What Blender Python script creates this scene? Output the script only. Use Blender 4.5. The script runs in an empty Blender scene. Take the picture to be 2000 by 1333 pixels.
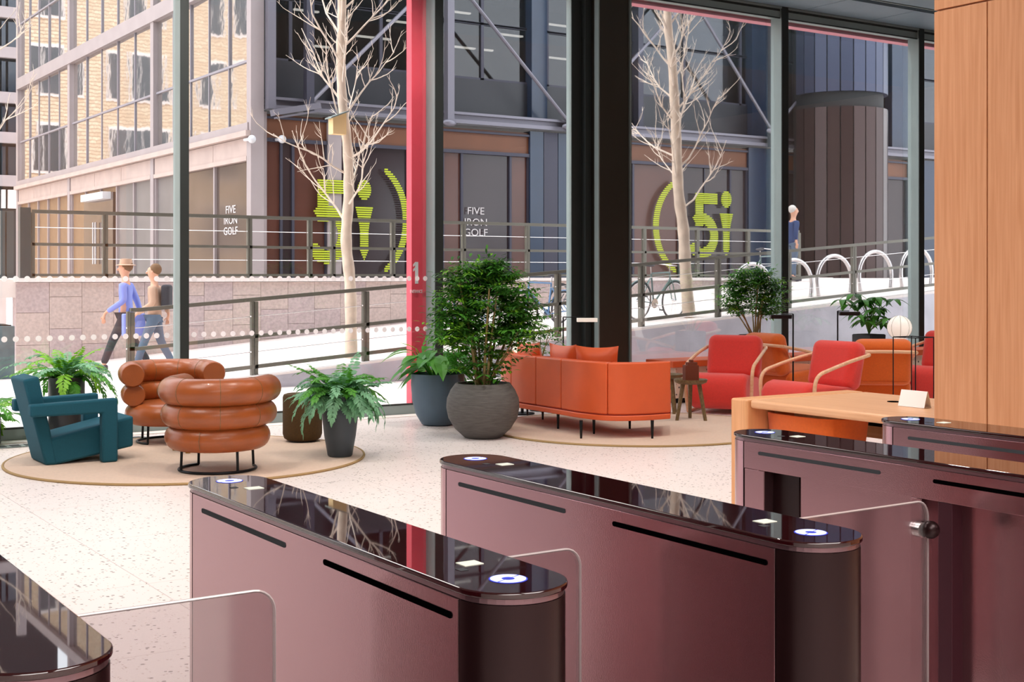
import bpy, math, random
from math import sin, cos, pi, radians, sqrt, atan2
from mathutils import Vector, Matrix
random.seed(7)
SC = bpy.context.scene
COL = SC.collection

# ---------------------------------------------------------------- camera, sky, sun, lobby lamps, fill spots, exposure
# world axes follow the building: +x along the window wall, +y out through it, z up
FOC, HY, EYE = 2550.0, 540.0, 1.55
CS, SN = 3850/4617.9, 2550/4617.9
cam = bpy.data.cameras.new('camera'); camo = bpy.data.objects.new('camera', cam); COL.objects.link(camo)
cam.sensor_width = 36; cam.lens = 36*FOC/2000
cam.shift_y = -(666.5-HY)/2000
cam.clip_end = 400
camo.location = (0, 0, EYE)
camo.rotation_euler = (pi/2, 0, -atan2(SN, CS))
SC.camera = camo

w = bpy.data.worlds.new('World'); SC.world = w; w.use_nodes = True
bg = w.node_tree.nodes['Background']
bg.inputs[0].default_value = (0.93, 0.95, 1.0, 1); bg.inputs[1].default_value = 2.7
sun = bpy.data.lights.new('sun', 'SUN'); suno = bpy.data.objects.new('sun', sun); COL.objects.link(suno)
sun.energy = 1.6; sun.angle = radians(25); sun.color = (1, 0.95, 0.88)
suno.rotation_euler = Vector((0.35, -0.30, -0.9)).to_track_quat('-Z', 'Y').to_euler()
suno.location = (0, 0, 20)
LAMPS = [((-0.5, -2.2, 5.1), 3.0, 200), ((3.2, -1.0, 5.1), 3.0, 190), ((0.2, 8.6, 5.1), 2.4, 130), ((-2.5, -3, 5.1), 3.0, 150)]
for i, (p, s, e) in enumerate(LAMPS):
    l = bpy.data.lights.new('ceiling_lamp_light', 'AREA'); l.shape = 'SQUARE'; l.size = s; l.energy = e; l.color = (1, 0.95, 0.91)
    o = bpy.data.objects.new('ceiling_lamp_light', l); o.location = p; COL.objects.link(o)
for p in ((5.0, 5.5), (5.0, 8.5), (7.6, 8.5), (10.2, 8.5), (12.8, 8.5), (8.5, 5.5), (11.5, 5.5), (15.5, 8.5), (3.0, 5.5), (2.6, 9.2)):
    l = bpy.data.lights.new('downlight', 'SPOT'); l.energy = 230; l.spot_size = radians(115); l.spot_blend = 0.9; l.shadow_soft_size = 0.09; l.color = (1, 0.94, 0.88)
    o = bpy.data.objects.new('downlight', l); o.location = (p[0], p[1], 5.2); COL.objects.link(o)
for p in ((1.6, 10.9), (4.2, 10.9), (6.4, 10.9)):      # added spots, tilted at the glazing to brighten the red post
    l = bpy.data.lights.new('post_fill_spot', 'SPOT'); l.energy = 330; l.spot_size = radians(95); l.spot_blend = 0.9; l.shadow_soft_size = 0.05; l.color = (1, 0.94, 0.88)
    o = bpy.data.objects.new('post_fill_spot', l); o.location = (p[0], p[1], 5.2); o.rotation_euler = (radians(40), 0, 0); COL.objects.link(o)
vs = SC.view_settings
vs.view_transform = 'Standard'; vs.look = 'None'; vs.gamma = 1; vs.use_curve_mapping = False
vs.exposure = 0.36
SC.cycles.max_bounces = 8; SC.cycles.transparent_max_bounces = 12
SC.cycles.caustics_reflective = False; SC.cycles.caustics_refractive = False

# ---------------------------------------------------------------- helpers
def ray(px):
    t = (px-1000)/FOC
    return CS*t+SN, -SN*t+CS
def G(px, py, z=0.0):
    Y = FOC*(EYE-z)/(py-HY); a, b = ray(px); return Vector((Y*a, Y*b, z))
def onN(px, n):
    a, b = ray(px); Y = n/b; return Y*a, Y
def PN(px, py, n):
    u, Y = onN(px, n); return Vector((u, n, EYE-(py-HY)*Y/FOC))
def PU(px, py, u):
    a, b = ray(px); Y = u/a; return Vector((u, Y*b, EYE-(py-HY)*Y/FOC))
def CW(X, Y, z=0.0):
    return Vector((CS*X+SN*Y, -SN*X+CS*Y, z))
def PD(px, py, Y):
    return CW((px-1000)*Y/FOC, Y, EYE-(py-HY)*Y/FOC)
def facing(dx, dy):
    v = CW(dx, dy); return atan2(v.y, v.x)+pi/2      # local -y looks that way

def lin(h):
    h = h.lstrip('#'); c = [int(h[i:i+2], 16)/255 for i in (0, 2, 4)]
    return tuple(((x/12.92) if x <= 0.04045 else ((x+0.055)/1.055)**2.4) for x in c)+(1,)
MATS = {}
def mat(name, hx, rough=0.5, metal=0.0, var=0.0, vs=4.0, bump=0.0, bs=60.0, coat=0.0, emit=None, es=0, stretch=(1, 1, 1), spec=0.5, sheen=0):
    m = bpy.data.materials.new(name); m.use_nodes = True; nt = m.node_tree; N = nt.nodes; L = nt.links
    b = N['Principled BSDF']; c = lin(hx)
    b.inputs['Base Color'].default_value = c; b.inputs['Roughness'].default_value = rough; b.inputs['Metallic'].default_value = metal
    b.inputs['Specular IOR Level'].default_value = spec
    b.inputs['Coat Weight'].default_value = coat; b.inputs['Coat Roughness'].default_value = 0.05
    if sheen: b.inputs['Sheen Weight'].default_value = sheen
    if emit: b.inputs['Emission Color'].default_value = lin(emit); b.inputs['Emission Strength'].default_value = es
    tc = N.new('ShaderNodeTexCoord'); mp = N.new('ShaderNodeMapping'); mp.inputs['Scale'].default_value = stretch
    L.new(tc.outputs['Object'], mp.inputs[0])
    if var:
        t = N.new('ShaderNodeTexNoise'); t.inputs['Scale'].default_value = vs; t.inputs['Detail'].default_value = 5; L.new(mp.outputs[0], t.inputs[0])
        r = N.new('ShaderNodeValToRGB'); r.color_ramp.elements[0].position = 0.3; r.color_ramp.elements[1].position = 0.7
        r.color_ramp.elements[0].color = tuple(x*(1-var) for x in c[:3])+(1,); r.color_ramp.elements[1].color = tuple(min(1, x*(1+var)) for x in c[:3])+(1,)
        L.new(t.outputs[0], r.inputs[0]); L.new(r.outputs[0], b.inputs['Base Color'])
    if bump:
        t = N.new('ShaderNodeTexNoise'); t.inputs['Scale'].default_value = bs; t.inputs['Detail'].default_value = 3; L.new(mp.outputs[0], t.inputs[0])
        bp = N.new('ShaderNodeBump'); bp.inputs['Strength'].default_value = bump; bp.inputs['Distance'].default_value = 0.01
        L.new(t.outputs[0], bp.inputs['Height']); L.new(bp.outputs[0], b.inputs['Normal'])
    MATS[name] = m; return m
def glassmat(name, tint=(0.97, 0.98, 0.98), refl=0.08, rough=0.0, gcol=(1, 1, 1)):
    m = bpy.data.materials.new(name); m.use_nodes = True; nt = m.node_tree; N = nt.nodes; L = nt.links
    N.remove(N['Principled BSDF']); out = N['Material Output']
    tr = N.new('ShaderNodeBsdfTransparent'); tr.inputs[0].default_value = tuple(tint)+(1,)
    gl = N.new('ShaderNodeBsdfGlossy'); gl.inputs['Roughness'].default_value = rough; gl.inputs[0].default_value = tuple(gcol)+(1,)
    fr = N.new('ShaderNodeFresnel'); fr.inputs[0].default_value = 1.5
    mx = N.new('ShaderNodeMath'); mx.operation = 'MAXIMUM'; mx.inputs[1].default_value = refl; L.new(fr.outputs[0], mx.inputs[0])
    mm = N.new('ShaderNodeMath'); mm.operation = 'MINIMUM'; mm.inputs[1].default_value = max(refl, 0.35); L.new(mx.outputs[0], mm.inputs[0])
    ms = N.new('ShaderNodeMixShader'); L.new(mm.outputs[0], ms.inputs[0]); L.new(tr.outputs[0], ms.inputs[1]); L.new(gl.outputs[0], ms.inputs[2])
    L.new(ms.outputs[0], out.inputs[0]); MATS[name] = m; return m
def woodmat(name, hx, hx2, rough=0.45, axis='Z', sc=1.0):
    m = mat(name, hx, rough); nt = m.node_tree; N = nt.nodes; L = nt.links; b = N['Principled BSDF']
    mp = [n for n in N if n.type == 'MAPPING'][0]
    s = {'Z': (14, 14, 0.5), 'Y': (14, 0.5, 14), 'X': (0.5, 14, 14)}[axis]
    mp.inputs['Scale'].default_value = tuple(x*sc for x in s)
    t = N.new('ShaderNodeTexNoise'); t.inputs['Scale'].default_value = 3; t.inputs['Detail'].default_value = 8; t.inputs['Distortion'].default_value = 0.4
    L.new(mp.outputs[0], t.inputs[0]); r = N.new('ShaderNodeValToRGB'); r.color_ramp.elements[0].position = 0.3; r.color_ramp.elements[1].position = 0.7
    r.color_ramp.elements[0].color = lin(hx2); r.color_ramp.elements[1].color = lin(hx)
    L.new(t.outputs[0], r.inputs[0]); L.new(r.outputs[0], b.inputs['Base Color'])
    return m

class MB:
    def __init__(s): s.v = []; s.f = []
    def add(s, vs, fs):
        k = len(s.v); s.v += [tuple(p) for p in vs]; s.f += [tuple(i+k for i in f) for f in fs]; return s
    def box(s, x0, x1, y0, y1, z0, z1):
        return s.add([(x0, y0, z0), (x1, y0, z0), (x1, y1, z0), (x0, y1, z0), (x0, y0, z1), (x1, y0, z1), (x1, y1, z1), (x0, y1, z1)],
                     [(0, 3, 2, 1), (4, 5, 6, 7), (0, 1, 5, 4), (1, 2, 6, 5), (2, 3, 7, 6), (3, 0, 4, 7)])
    def prism(s, poly, a0, a1, ax='z'):
        # poly in the plane across ax; ccw seen from +ax for z
        n = len(poly)
        def P(p, a): return {'z': (p[0], p[1], a), 'y': (p[0], a, p[1]), 'x': (a, p[0], p[1])}[ax]
        vs = [P(p, a0) for p in poly]+[P(p, a1) for p in poly]
        fs = [tuple(range(n)), tuple(range(2*n-1, n-1, -1))]+[(i, i+n, (i+1) % n+n, (i+1) % n) for i in range(n)]
        return s.add(vs, fs)
    def tube(s, pts, r, seg=8, cap=True, closed=False):
        pts = [Vector(p) for p in pts]; n = len(pts)
        rs = r if isinstance(r, (list, tuple)) else [r]*n
        up = None; rings = []; vs = []
        for i, p in enumerate(pts):
            if closed: d = pts[(i+1) % n]-pts[i-1]
            else: d = pts[min(i+1, n-1)]-pts[max(i-1, 0)]
            d = d.normalized() if d.length > 1e-9 else Vector((0, 0, 1))
            if up is None: up = Vector((0, 0, 1)) if abs(d.z) < 0.9 else Vector((1, 0, 0))
            a = d.cross(up)
            if a.length < 1e-6: a = d.orthogonal()
            a.normalize(); b = a.cross(d).normalized(); up = b
            for k in range(seg):
                t = 2*pi*k/seg; vs.append(p+(a*cos(t)+b*sin(t))*rs[i])
        fs = []
        m = n if closed else n-1
        for i in range(m):
            j = (i+1) % n
            for k in range(seg):
                fs.append((i*seg+k, i*seg+(k+1) % seg, j*seg+(k+1) % seg, j*seg+k))
        if cap and not closed: fs += [tuple(range(seg-1, -1, -1)), tuple(range((n-1)*seg, n*seg))]
        return s.add(vs, fs)
    def lathe(s, prof, seg=32, c=(0, 0, 0), cap=True):
        vs = []; fs = []; n = len(prof)
        for r, z in prof:
            for k in range(seg): t = 2*pi*k/seg; vs.append((c[0]+r*cos(t), c[1]+r*sin(t), c[2]+z))
        for i in range(n-1):
            for k in range(seg): fs.append((i*seg+k, i*seg+(k+1) % seg, (i+1)*seg+(k+1) % seg, (i+1)*seg+k))
        if cap: fs += [tuple(range(seg-1, -1, -1)), tuple(range((n-1)*seg, n*seg))]
        return s.add(vs, fs)
    def ball(s, c, r, seg=16, sc=(1, 1, 1)):
        pr = [(max(1e-4, sin(pi*i/(seg//2))), -cos(pi*i/(seg//2))) for i in range(seg//2+1)]
        vs0 = len(s.v); s.lathe(pr, seg)
        for i in range(vs0, len(s.v)):
            p = s.v[i]; s.v[i] = (c[0]+p[0]*r*sc[0], c[1]+p[1]*r*sc[1], c[2]+p[2]*r*sc[2])
        return s
    def xform(s, M):
        s.v = [tuple(M @ Vector(p)) for p in s.v]; return s
    def build(s, name, m, parent=None, smooth=False, bevel=0, seg=2, world=False, ang=40):
        off = OFF.get(parent.name, Vector((0, 0, 0))) if (parent and world) else Vector((0, 0, 0))
        me = bpy.data.meshes.new(name); me.from_pydata([(p[0]-off.x, p[1]-off.y, p[2]-off.z) for p in s.v], [], s.f)
        me.materials.append(MATS[m] if isinstance(m, str) else m)
        if smooth or bevel:
            me.polygons.foreach_set('use_smooth', [True]*len(me.polygons)); me.set_sharp_from_angle(angle=radians(ang))
        me.update()
        o = bpy.data.objects.new(name, me); COL.objects.link(o)
        if parent:
            o.parent = parent; OFF[o.name] = OFF.get(parent.name, Vector((0, 0, 0)))
        if bevel:
            b = o.modifiers.new('bevel', 'BEVEL'); b.width = bevel; b.segments = seg; b.limit_method = 'ANGLE'; b.angle_limit = radians(35); b.harden_normals = False
        return o
OFF = {}
def tag(o, label=None, cat=None, group=None, kind=None):
    if label: o['label'] = label
    if cat: o['category'] = cat
    if group: o['group'] = group
    if kind: o['kind'] = kind
    return o
def thing(name, loc, rz=0, label=None, cat=None, group=None, kind=None):
    o = bpy.data.objects.new(name, None); COL.objects.link(o); o.location = loc; o.rotation_euler = (0, 0, rz); o.empty_display_size = 0.1
    OFF[o.name] = Vector(loc); return tag(o, label, cat, group, kind)
def link_mesh(name, me, parent, loc=(0, 0, 0), rot=(0, 0, 0), scale=(1, 1, 1)):
    o = bpy.data.objects.new(name, me); COL.objects.link(o); o.parent = parent; o.location = loc; o.rotation_euler = rot; o.scale = scale
    if parent: OFF[o.name] = OFF.get(parent.name, Vector((0, 0, 0)))
    return o
def ruled(rows):
    m = MB(); n = len(rows[0]); vs = [p for r in rows for p in r]
    return m.add(vs, [(i*n+k, i*n+k+1, (i+1)*n+k+1, (i+1)*n+k) for i in range(len(rows)-1) for k in range(n-1)])
def text(body, size, loc, rot, m, parent, name='lettering', world=True, sx=1, ext=0.002):
    c = bpy.data.curves.new(name, 'FONT'); c.body = body; c.size = size; c.extrude = ext; c.align_x = 'CENTER'; c.align_y = 'CENTER'; c.resolution_u = 3
    t = bpy.data.objects.new('tmp', c); COL.objects.link(t)
    me = bpy.data.meshes.new_from_object(t.evaluated_get(bpy.context.evaluated_depsgraph_get()))
    bpy.data.objects.remove(t); bpy.data.curves.remove(c); me.name = name
    me.materials.clear(); me.materials.append(MATS[m])
    off = OFF.get(parent.name, Vector((0, 0, 0))) if (parent and world) else Vector((0, 0, 0))
    return link_mesh(name, me, parent, Vector(loc)-off, rot, (sx, 1, 1))
def smoothpath(pts, n=6):
    # Catmull-Rom through the points
    P = [Vector(p) for p in pts]; P = [P[0]*2-P[1]]+P+[P[-1]*2-P[-2]]; out = []
    for i in range(1, len(P)-2):
        for k in range(n):
            t = k/n; a, b, c, d = P[i-1], P[i], P[i+1], P[i+2]
            out.append(0.5*((2*b)+(c-a)*t+(2*a-5*b+4*c-d)*t*t+(3*b-a-3*c+d)*t**3))
    out.append(P[-2]); return out

# ---------------------------------------------------------------- materials
mat('black_metal', '#1a1c1f', 0.35, 0.6)
mat('frame_grey', '#8d9a98', 0.45, 0.3, var=0.04, vs=3)
mat('frame_dark', '#2b302f', 0.5, 0.2)
mat('column_brown', '#38342c', 0.4, 0.3, var=0.05)
mat('red_paint', '#ff5264', 0.5, var=0.04, vs=6)
mat('red_paint_lit', '#f08a98', 0.5, var=0.05, vs=5)  # the red header, with ground light and glass sheen put into its colour
mat('white_paint', '#ffffff', 0.5)
mat('white_print', '#f6f0f0', 0.6)
mat('ceiling_blue', '#6f8390', 0.55, var=0.03)
mat('ceiling_slot', '#0c0f12', 0.6)
mat('ceiling_white', '#8f8d8c', 0.7)
mat('wall_paint', '#a89c94', 0.8)
mat('wall_dark', '#201c1c', 0.6)
mat('rug_loop', '#d9bba4', 0.95, var=0.06, vs=40, bump=0.5, bs=260, sheen=0.3)
mat('rug_edge', '#a88a5e', 0.95, bump=0.5, bs=200)
mat('teal_wool', '#0c4f60', 0.9, var=0.06, vs=70, bump=0.25, bs=400)
mat('tan_leather', '#9a5024', 0.34, var=0.1, vs=6, bump=0.08, bs=60, coat=0.1)
mat('orange_leather', '#d95c2c', 0.42, var=0.04, vs=5, bump=0.05, bs=150)
mat('red_wool', '#e03a30', 0.9, var=0.05, vs=60, bump=0.25, bs=400, sheen=0.3)
mat('orange_wool', '#dc6416', 0.9, var=0.05, vs=60, bump=0.25, bs=400, sheen=0.3)
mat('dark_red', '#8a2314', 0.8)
mat('brown_felt', '#4a3413', 0.95, bump=0.6, bs=120, var=0.15, vs=60)
mat('slate_pot', '#3d4750', 0.5, var=0.05, vs=5)
mat('blue_pot', '#4c6070', 0.55, var=0.05, vs=5)
mat('ridged_pot', '#575350', 0.75, var=0.22, vs=9, bump=0.5, bs=14, stretch=(1, 1, 9))
mat('black_pot', '#22242a', 0.4)
mat('soil', '#2a1d14', 0.95, bump=0.8, bs=60, var=0.3)
mat('leaf_dark', '#376a24', 0.45, var=0.25, vs=8)
mat('leaf_mid', '#559a34', 0.45, var=0.25, vs=8)
mat('leaf_light', '#7fb82c', 0.5, var=0.2, vs=8)
mat('leaf_blue', '#7fb48c', 0.5, var=0.35, vs=9)
mat('leaf_broad', '#3a8420', 0.38, var=0.2, vs=9)
mat('stem_tan', '#9a8458', 0.8, var=0.2, vs=20)
mat('stem_green', '#5d8a36', 0.6)
mat('bark', '#ddc8b4', 0.85, var=0.16, vs=5, bump=0.5, bs=30)
mat('twig', '#e6d6c6', 0.8, var=0.15, vs=8)
woodmat('oak', '#deab82', '#cf986b', 0.4, 'Y')
woodmat('oak_leg', '#deA272', '#cf935f', 0.4, 'Z')
woodmat('wall_oak', '#d3976c', '#c28356', 0.5, 'Z', 1.3)
woodmat('beech', '#eec09c', '#e0a97e', 0.4, 'X')
woodmat('dark_oak', '#7d6845', '#5d4a2c', 0.5, 'X')
mat('mauve_metal', '#ae878d', 0.21, 0.95, bump=0.03, bs=300)
mat('mauve_dark', '#4c2832', 0.35, 0.6)
mat('dark_end', '#2a1618', 0.3, 0.5)
mat('burgundy_glass', '#2a060a', 0.02, 0.0, coat=0.0, spec=0.9)
mat('slot_black', '#050405', 0.9, spec=0.0)
mat('slot_grey', '#4c4f53', 0.8, spec=0.1)
mat('ring_light', '#b8c0ff', 0.4, emit='#bcc4ff', es=0.95)
mat('ring_blue', '#2430a0', 0.4, emit='#2233b0', es=0.6)
mat('reader_lens', '#dfe6dc', 0.3, emit='#e6e2cc', es=0.35)
mat('globe_cream', '#fff0d8', 0.4, emit='#ffe9c4', es=0.9)
mat('lamp_white', '#f2ece6', 0.35, emit='#fff2e2', es=0.35)
mat('paper', '#ffffff', 0.6)
mat('box_brown', '#6b2c12', 0.7)
glassmat('window_glass', (0.96, 0.975, 0.98), 0.05)
glassmat('gate_glass', (0.80, 0.77, 0.78), 0.10, 0.12)
mat('rim_line', '#8b7076', 0.3, 0.8)
mat('gate_edge', '#c9bcbc', 0.2, spec=1.0)
# outdoors
mat('pavement', '#e8dcd6', 0.85, var=0.05, vs=2, bump=0.2, bs=30)
mat('plinth', '#c2c0ca', 0.4, var=0.12, vs=3)
mat('granite', '#c8b5ae', 0.75, var=0.14, vs=22, bump=0.15, bs=90)
mat('granite_b', '#bfadac', 0.75, var=0.14, vs=22, bump=0.15, bs=90)
mat('coping', '#efe6e2', 0.7)
mat('rail_metal', '#6f6c62', 0.45, 0.5, var=0.06)
mat('rail_dark', '#4c5354', 0.4, 0.5)
mat('cable', '#e8e4e2', 0.25, 0.8)
mat('stone_frame', '#9c9090', 0.6, var=0.06, vs=2)
mat('stone_lintel', '#b39f97', 0.8, var=0.08, vs=2)
mat('mullion_grey', '#8f8a92', 0.5, 0.2)
mat('coated_glass', '#c8c2be', 0.04, 0.9, bump=0.35, bs=1.1)
mat('ground_glass', '#6e5f58', 0.12, 0.5, var=0.15, vs=1.0)
mat('panel_tan', '#8c6f54', 0.45, 0.2, var=0.08)
mat('panel_grey', '#77706e', 0.5, 0.1, var=0.1, vs=1)
mat('shop_dark', '#33272a', 0.18, var=0.12, vs=0.8)
mat('shop_brown', '#573329', 0.25, var=0.15, vs=0.8)
mat('navy_reflection', '#25344a', 0.2, var=0.08)  # dark blue reflections in the glass, painted as solid strips
mat('dark_fascia', '#1e2028', 0.4)
mat('rust_fascia', '#6a3d22', 0.5, var=0.15, vs=1)
mat('steel_beam', '#78757f', 0.4, 0.4)
mat('steel_dark', '#3e3d4a', 0.5, 0.3)
glassmat('dark_glass', (0.38, 0.40, 0.44), 0.05)
mat('office_wall', '#5f5d4c', 0.8, var=0.1)
mat('office_dark', '#26292b', 0.8)
mat('drum_clad', '#454a60', 0.42, 0.4)
mat('drum_low', '#402f2e', 0.28, 0.4)
mat('tube_light', '#fff0d8', 0.5, emit='#ffedd0', es=3.0)
mat('lime', '#b6c41e', 0.6)
mat('far_window', '#3a4048', 0.1, 0.2)
mat('bird_box', '#f0cf98', 0.7)
mat('cctv', '#cfcfd2', 0.35)
mat('planter_stone', '#5c6c70', 0.4, var=0.2, vs=6)
mat('tyre', '#4b4a50', 0.7)
mat('bike_blue', '#6f94bd', 0.35, 0.3)
mat('bike_grey', '#6d8484', 0.35, 0.3)
mat('bike_white', '#c9c6c6', 0.35, 0.3)
mat('bike_black', '#3c3f45', 0.35, 0.3)
mat('chrome', '#cfcaca', 0.2, 0.9)
mat('skin', '#e0a98c', 0.6)
mat('hair_grey', '#d6cfc8', 0.8)
mat('hair_tan', '#7d5c40', 0.8)
mat('cloth_blue', '#8796e0', 0.8)
mat('cloth_beige', '#c9a48c', 0.85)
mat('cloth_dark', '#3c3a40', 0.85)
mat('cloth_jean', '#5b6b80', 0.85)
mat('cloth_navy', '#2e416c', 0.85)
mat('shoe', '#4a4450', 0.6)
mat('brass', '#a8772c', 0.35, 0.6)
def brickmat():
    m = mat('yellow_brick', '#d9b07a', 0.85); nt = m.node_tree; N = nt.nodes; L = nt.links; b = N['Principled BSDF']
    tc = [n for n in N if n.type == 'TEX_COORD'][0]
    sp = N.new('ShaderNodeSeparateXYZ'); cb = N.new('ShaderNodeCombineXYZ'); L.new(tc.outputs['Object'], sp.inputs[0])
    L.new(sp.outputs[0], cb.inputs[0]); L.new(sp.outputs[2], cb.inputs[1])
    t = N.new('ShaderNodeTexBrick'); t.inputs['Scale'].default_value = 1.6; t.inputs['Color1'].default_value = lin('#ecdabc'); t.inputs['Color2'].default_value = lin('#dcc0a0'); t.inputs['Mortar'].default_value = lin('#a98a6e')
    t.inputs['Mortar Size'].default_value = 0.03
    L.new(cb.outputs[0], t.inputs[0]); L.new(t.outputs[0], b.inputs['Base Color'])
brickmat()
def terrazzo(name, base, chip_scale, dark):
    m = mat(name, base, 0.35); nt = m.node_tree; N = nt.nodes; L = nt.links; b = N['Principled BSDF']
    geo = N.new('ShaderNodeNewGeometry')
    class tc: outputs = {'Object': geo.outputs['Position']}
    nz = N.new('ShaderNodeTexNoise'); nz.inputs['Scale'].default_value = 1.2; nz.inputs['Detail'].default_value = 4; L.new(tc.outputs['Object'], nz.inputs[0])
    r0 = N.new('ShaderNodeValToRGB'); r0.color_ramp.elements[0].color = lin(base); c = lin(base)
    r0.color_ramp.elements[0].color = tuple(x*0.94 for x in c[:3])+(1,); r0.color_ramp.elements[1].color = c; L.new(nz.outputs[0], r0.inputs[0])
    last = r0.outputs[0]
    for sc, col, th in ((chip_scale, dark, 0.30), (chip_scale*1.9, '#b9a396', 0.32), (chip_scale*0.8, '#6f6058', 0.20)):
        v = N.new('ShaderNodeTexVoronoi'); v.inputs['Scale'].default_value = sc; v.inputs['Randomness'].default_value = 1; L.new(tc.outputs['Object'], v.inputs[0])
        lt = N.new('ShaderNodeMath'); lt.operation = 'LESS_THAN'; lt.inputs[1].default_value = th; L.new(v.outputs['Distance'], lt.inputs[0])
        # keep only some of the cells
        sp = N.new('ShaderNodeSeparateColor'); L.new(v.outputs['Color'], sp.inputs[0])
        g = N.new('ShaderNodeMath'); g.operation = 'LESS_THAN'; g.inputs[1].default_value = 0.15; L.new(sp.outputs[0], g.inputs[0])
        mu = N.new('ShaderNodeMath'); mu.operation = 'MULTIPLY'; L.new(lt.outputs[0], mu.inputs[0]); L.new(g.outputs[0], mu.inputs[1])
        mx = N.new('ShaderNodeMix'); mx.data_type = 'RGBA'; L.new(mu.outputs[0], mx.inputs[0]); L.new(last, mx.inputs[6]); mx.inputs[7].default_value = lin(col); last = mx.outputs[2]
    L.new(last, b.inputs['Base Color'])
terrazzo('terrazzo_floor', '#ebdfdb', 34, '#857872')
terrazzo('terrazzo_chip', '#e6cdb8', 22, '#3a2c26')

def print_on_glass():
    m = MATS['white_print']; N = m.node_tree.nodes; L = m.node_tree.links
    a = N.new('ShaderNodeBsdfTranslucent'); a.inputs[0].default_value = lin('#f8f4f4'); s = N.new('ShaderNodeMixShader'); s.inputs[0].default_value = 0.5
    L.new(N['Principled BSDF'].outputs[0], s.inputs[1]); L.new(a.outputs[0], s.inputs[2]); L.new(s.outputs[0], N['Material Output'].inputs[0])
print_on_glass()

def leafy(name, w_):
    m = MATS[name]; N = m.node_tree.nodes; L = m.node_tree.links; b = N['Principled BSDF']
    a = N.new('ShaderNodeBsdfTranslucent'); s = N.new('ShaderNodeMixShader'); s.inputs[0].default_value = w_
    if b.inputs['Base Color'].is_linked: L.new(b.inputs['Base Color'].links[0].from_socket, a.inputs[0])
    L.new(b.outputs[0], s.inputs[1]); L.new(a.outputs[0], s.inputs[2]); L.new(s.outputs[0], N['Material Output'].inputs[0])
for n_ in ('leaf_dark', 'leaf_mid', 'leaf_light', 'leaf_blue', 'leaf_broad'): leafy(n_, 0.35)
# ================================================================ the room
NW, NF = 13.0, 12.85          # glass plane and inner face of the window frames
def struct(name, m, mb, parent=None, **k):
    o = mb.build(name, m, parent, **k); o['kind'] = 'structure'; return o
CEIL = 5.24
fl = struct('floor', 'terrazzo_floor', MB().box(-4.6, 21, -6, 13.1, -0.2, -0.004))
T = 1.22
tile = MB().box(0.0015, T-0.0015, 0.0015, T-0.0015, -0.004, 0.0).build('floor_tile', 'terrazzo_floor', fl)
tile.location = (2.1-3*T, 5.28-4*T, 0)
for i in range(-3, 9):
    for j in range(-4, 6):
        if (i, j) == (-3, -4): continue
        if j == 5 : continue
        link_mesh('floor_tile', tile.data, fl, (2.1+i*T, 5.28+j*T, 0))
struct('wall_left', 'wall_dark', MB().box(-4.7, -4.5, -6, 13.2, 0, CEIL))
struct('wall_back', 'wall_paint', MB().box(-4.6, 21, -6.2, -6, 0, CEIL))
struct('wall_far', 'wall_paint', MB().box(20.8, 21, -6, 13.2, 0, CEIL))
struct('trim_1', 'wall_dark', MB().box(18.7, 21, 12.87, 13.2, 0, CEIL))
# ceiling: main field, dark slot, panelled strip by the glass
ce = struct('ceiling', 'ceiling_white', MB().box(-4.6, 21, -6, 9.0, CEIL, CEIL+0.2))
MB().box(-4.6, 21, 9.0, 11.82, CEIL, CEIL+0.2).build('ceiling_panel', 'ceiling_blue', ce)
MB().box(-4.6, 21, 11.82, 12.03, CEIL+0.08, CEIL+0.2).build('slot', 'ceiling_slot', ce)
MB().box(-4.6, 21, 11.86, 11.875, CEIL-0.004, CEIL+0.04).build('trim_strip', 'frame_grey', ce)
p0 = MB().box(0.006, 1.344, 12.03, 12.84, CEIL, CEIL+0.05).build('ceiling_panel', 'ceiling_blue', ce); p0.location = (13.35-1.35*13, 0, 0)
for k in range(-12, 6): link_mesh('ceiling_panel', p0.data, ce, (13.35+1.35*k, 0, 0))
MB().box(-4.6, 21, 12.03, 12.9, CEIL+0.05, CEIL+0.2).build('backing', 'frame_grey', ce)
# our building's storeys above (they shade the street as in the photograph) and its red frame outside
struct('wall_above', 'wall_dark', MB().box(-8, 24, 5.0, 13.2, CEIL+0.21, 13).box(-8, 24, 13.02, 13.24, CEIL, CEIL+0.3))
# window frames
def mull(name, x0, x1, n0=NF, n1=13.06, m='frame_grey'):
    o = struct(name, m, MB().box(x0, x1, n0+0.012, n1, 0, CEIL)); 
    MB().box(x0+0.002, x1+0.004, n0, n0+0.012, 0, CEIL).build('shade_strip', 'frame_dark', o)  # shade on the room-facing side, painted as a thin dark strip
    MB().box(x1-0.004, x1+0.006, n0+0.001, n1, 0, CEIL).build('side_gasket', 'frame_dark', o)
mull('trim_2', 1.60, 1.69)
mull('trim_15', -1.39, -1.30)
mull('trim_16', -4.5, -4.38)
mull('trim_3', 4.49, 4.576)
mull('trim_4', 7.465, 7.566)
mull('trim_5', 9.455, 9.60, 12.95)
mull('trim_6', 10.17, 10.31)
mull('trim_7', 12.94, 13.06)
mull('trim_8', 15.78, 15.89)
mull('trim_9', 18.6, 18.7)
col = struct('trim_10', 'column_brown', MB().box(9.705, 10.17, 12.72, 13.05, 0, CEIL), bevel=0.012)
MB().box(9.69, 9.706, 12.715, 12.80, 0, CEIL).build('edge_trim', 'frame_grey', col)
MB().box(9.60, 9.69, 12.86, 13.05, 0, CEIL).build('infill_panel', 'frame_dark', col)
MB().box(10.172, 10.19, 12.70, 12.84, 0, CEIL).build('edge_trim', 'frame_grey', col)
PANES = [(1.69, 4.49), (4.576, 7.465), (7.566, 9.455), (10.31, 12.94), (13.06, 15.78), (15.89, 18.6), (-1.3, 1.6), (-4.38, -1.39)]
dotme = None
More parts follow.
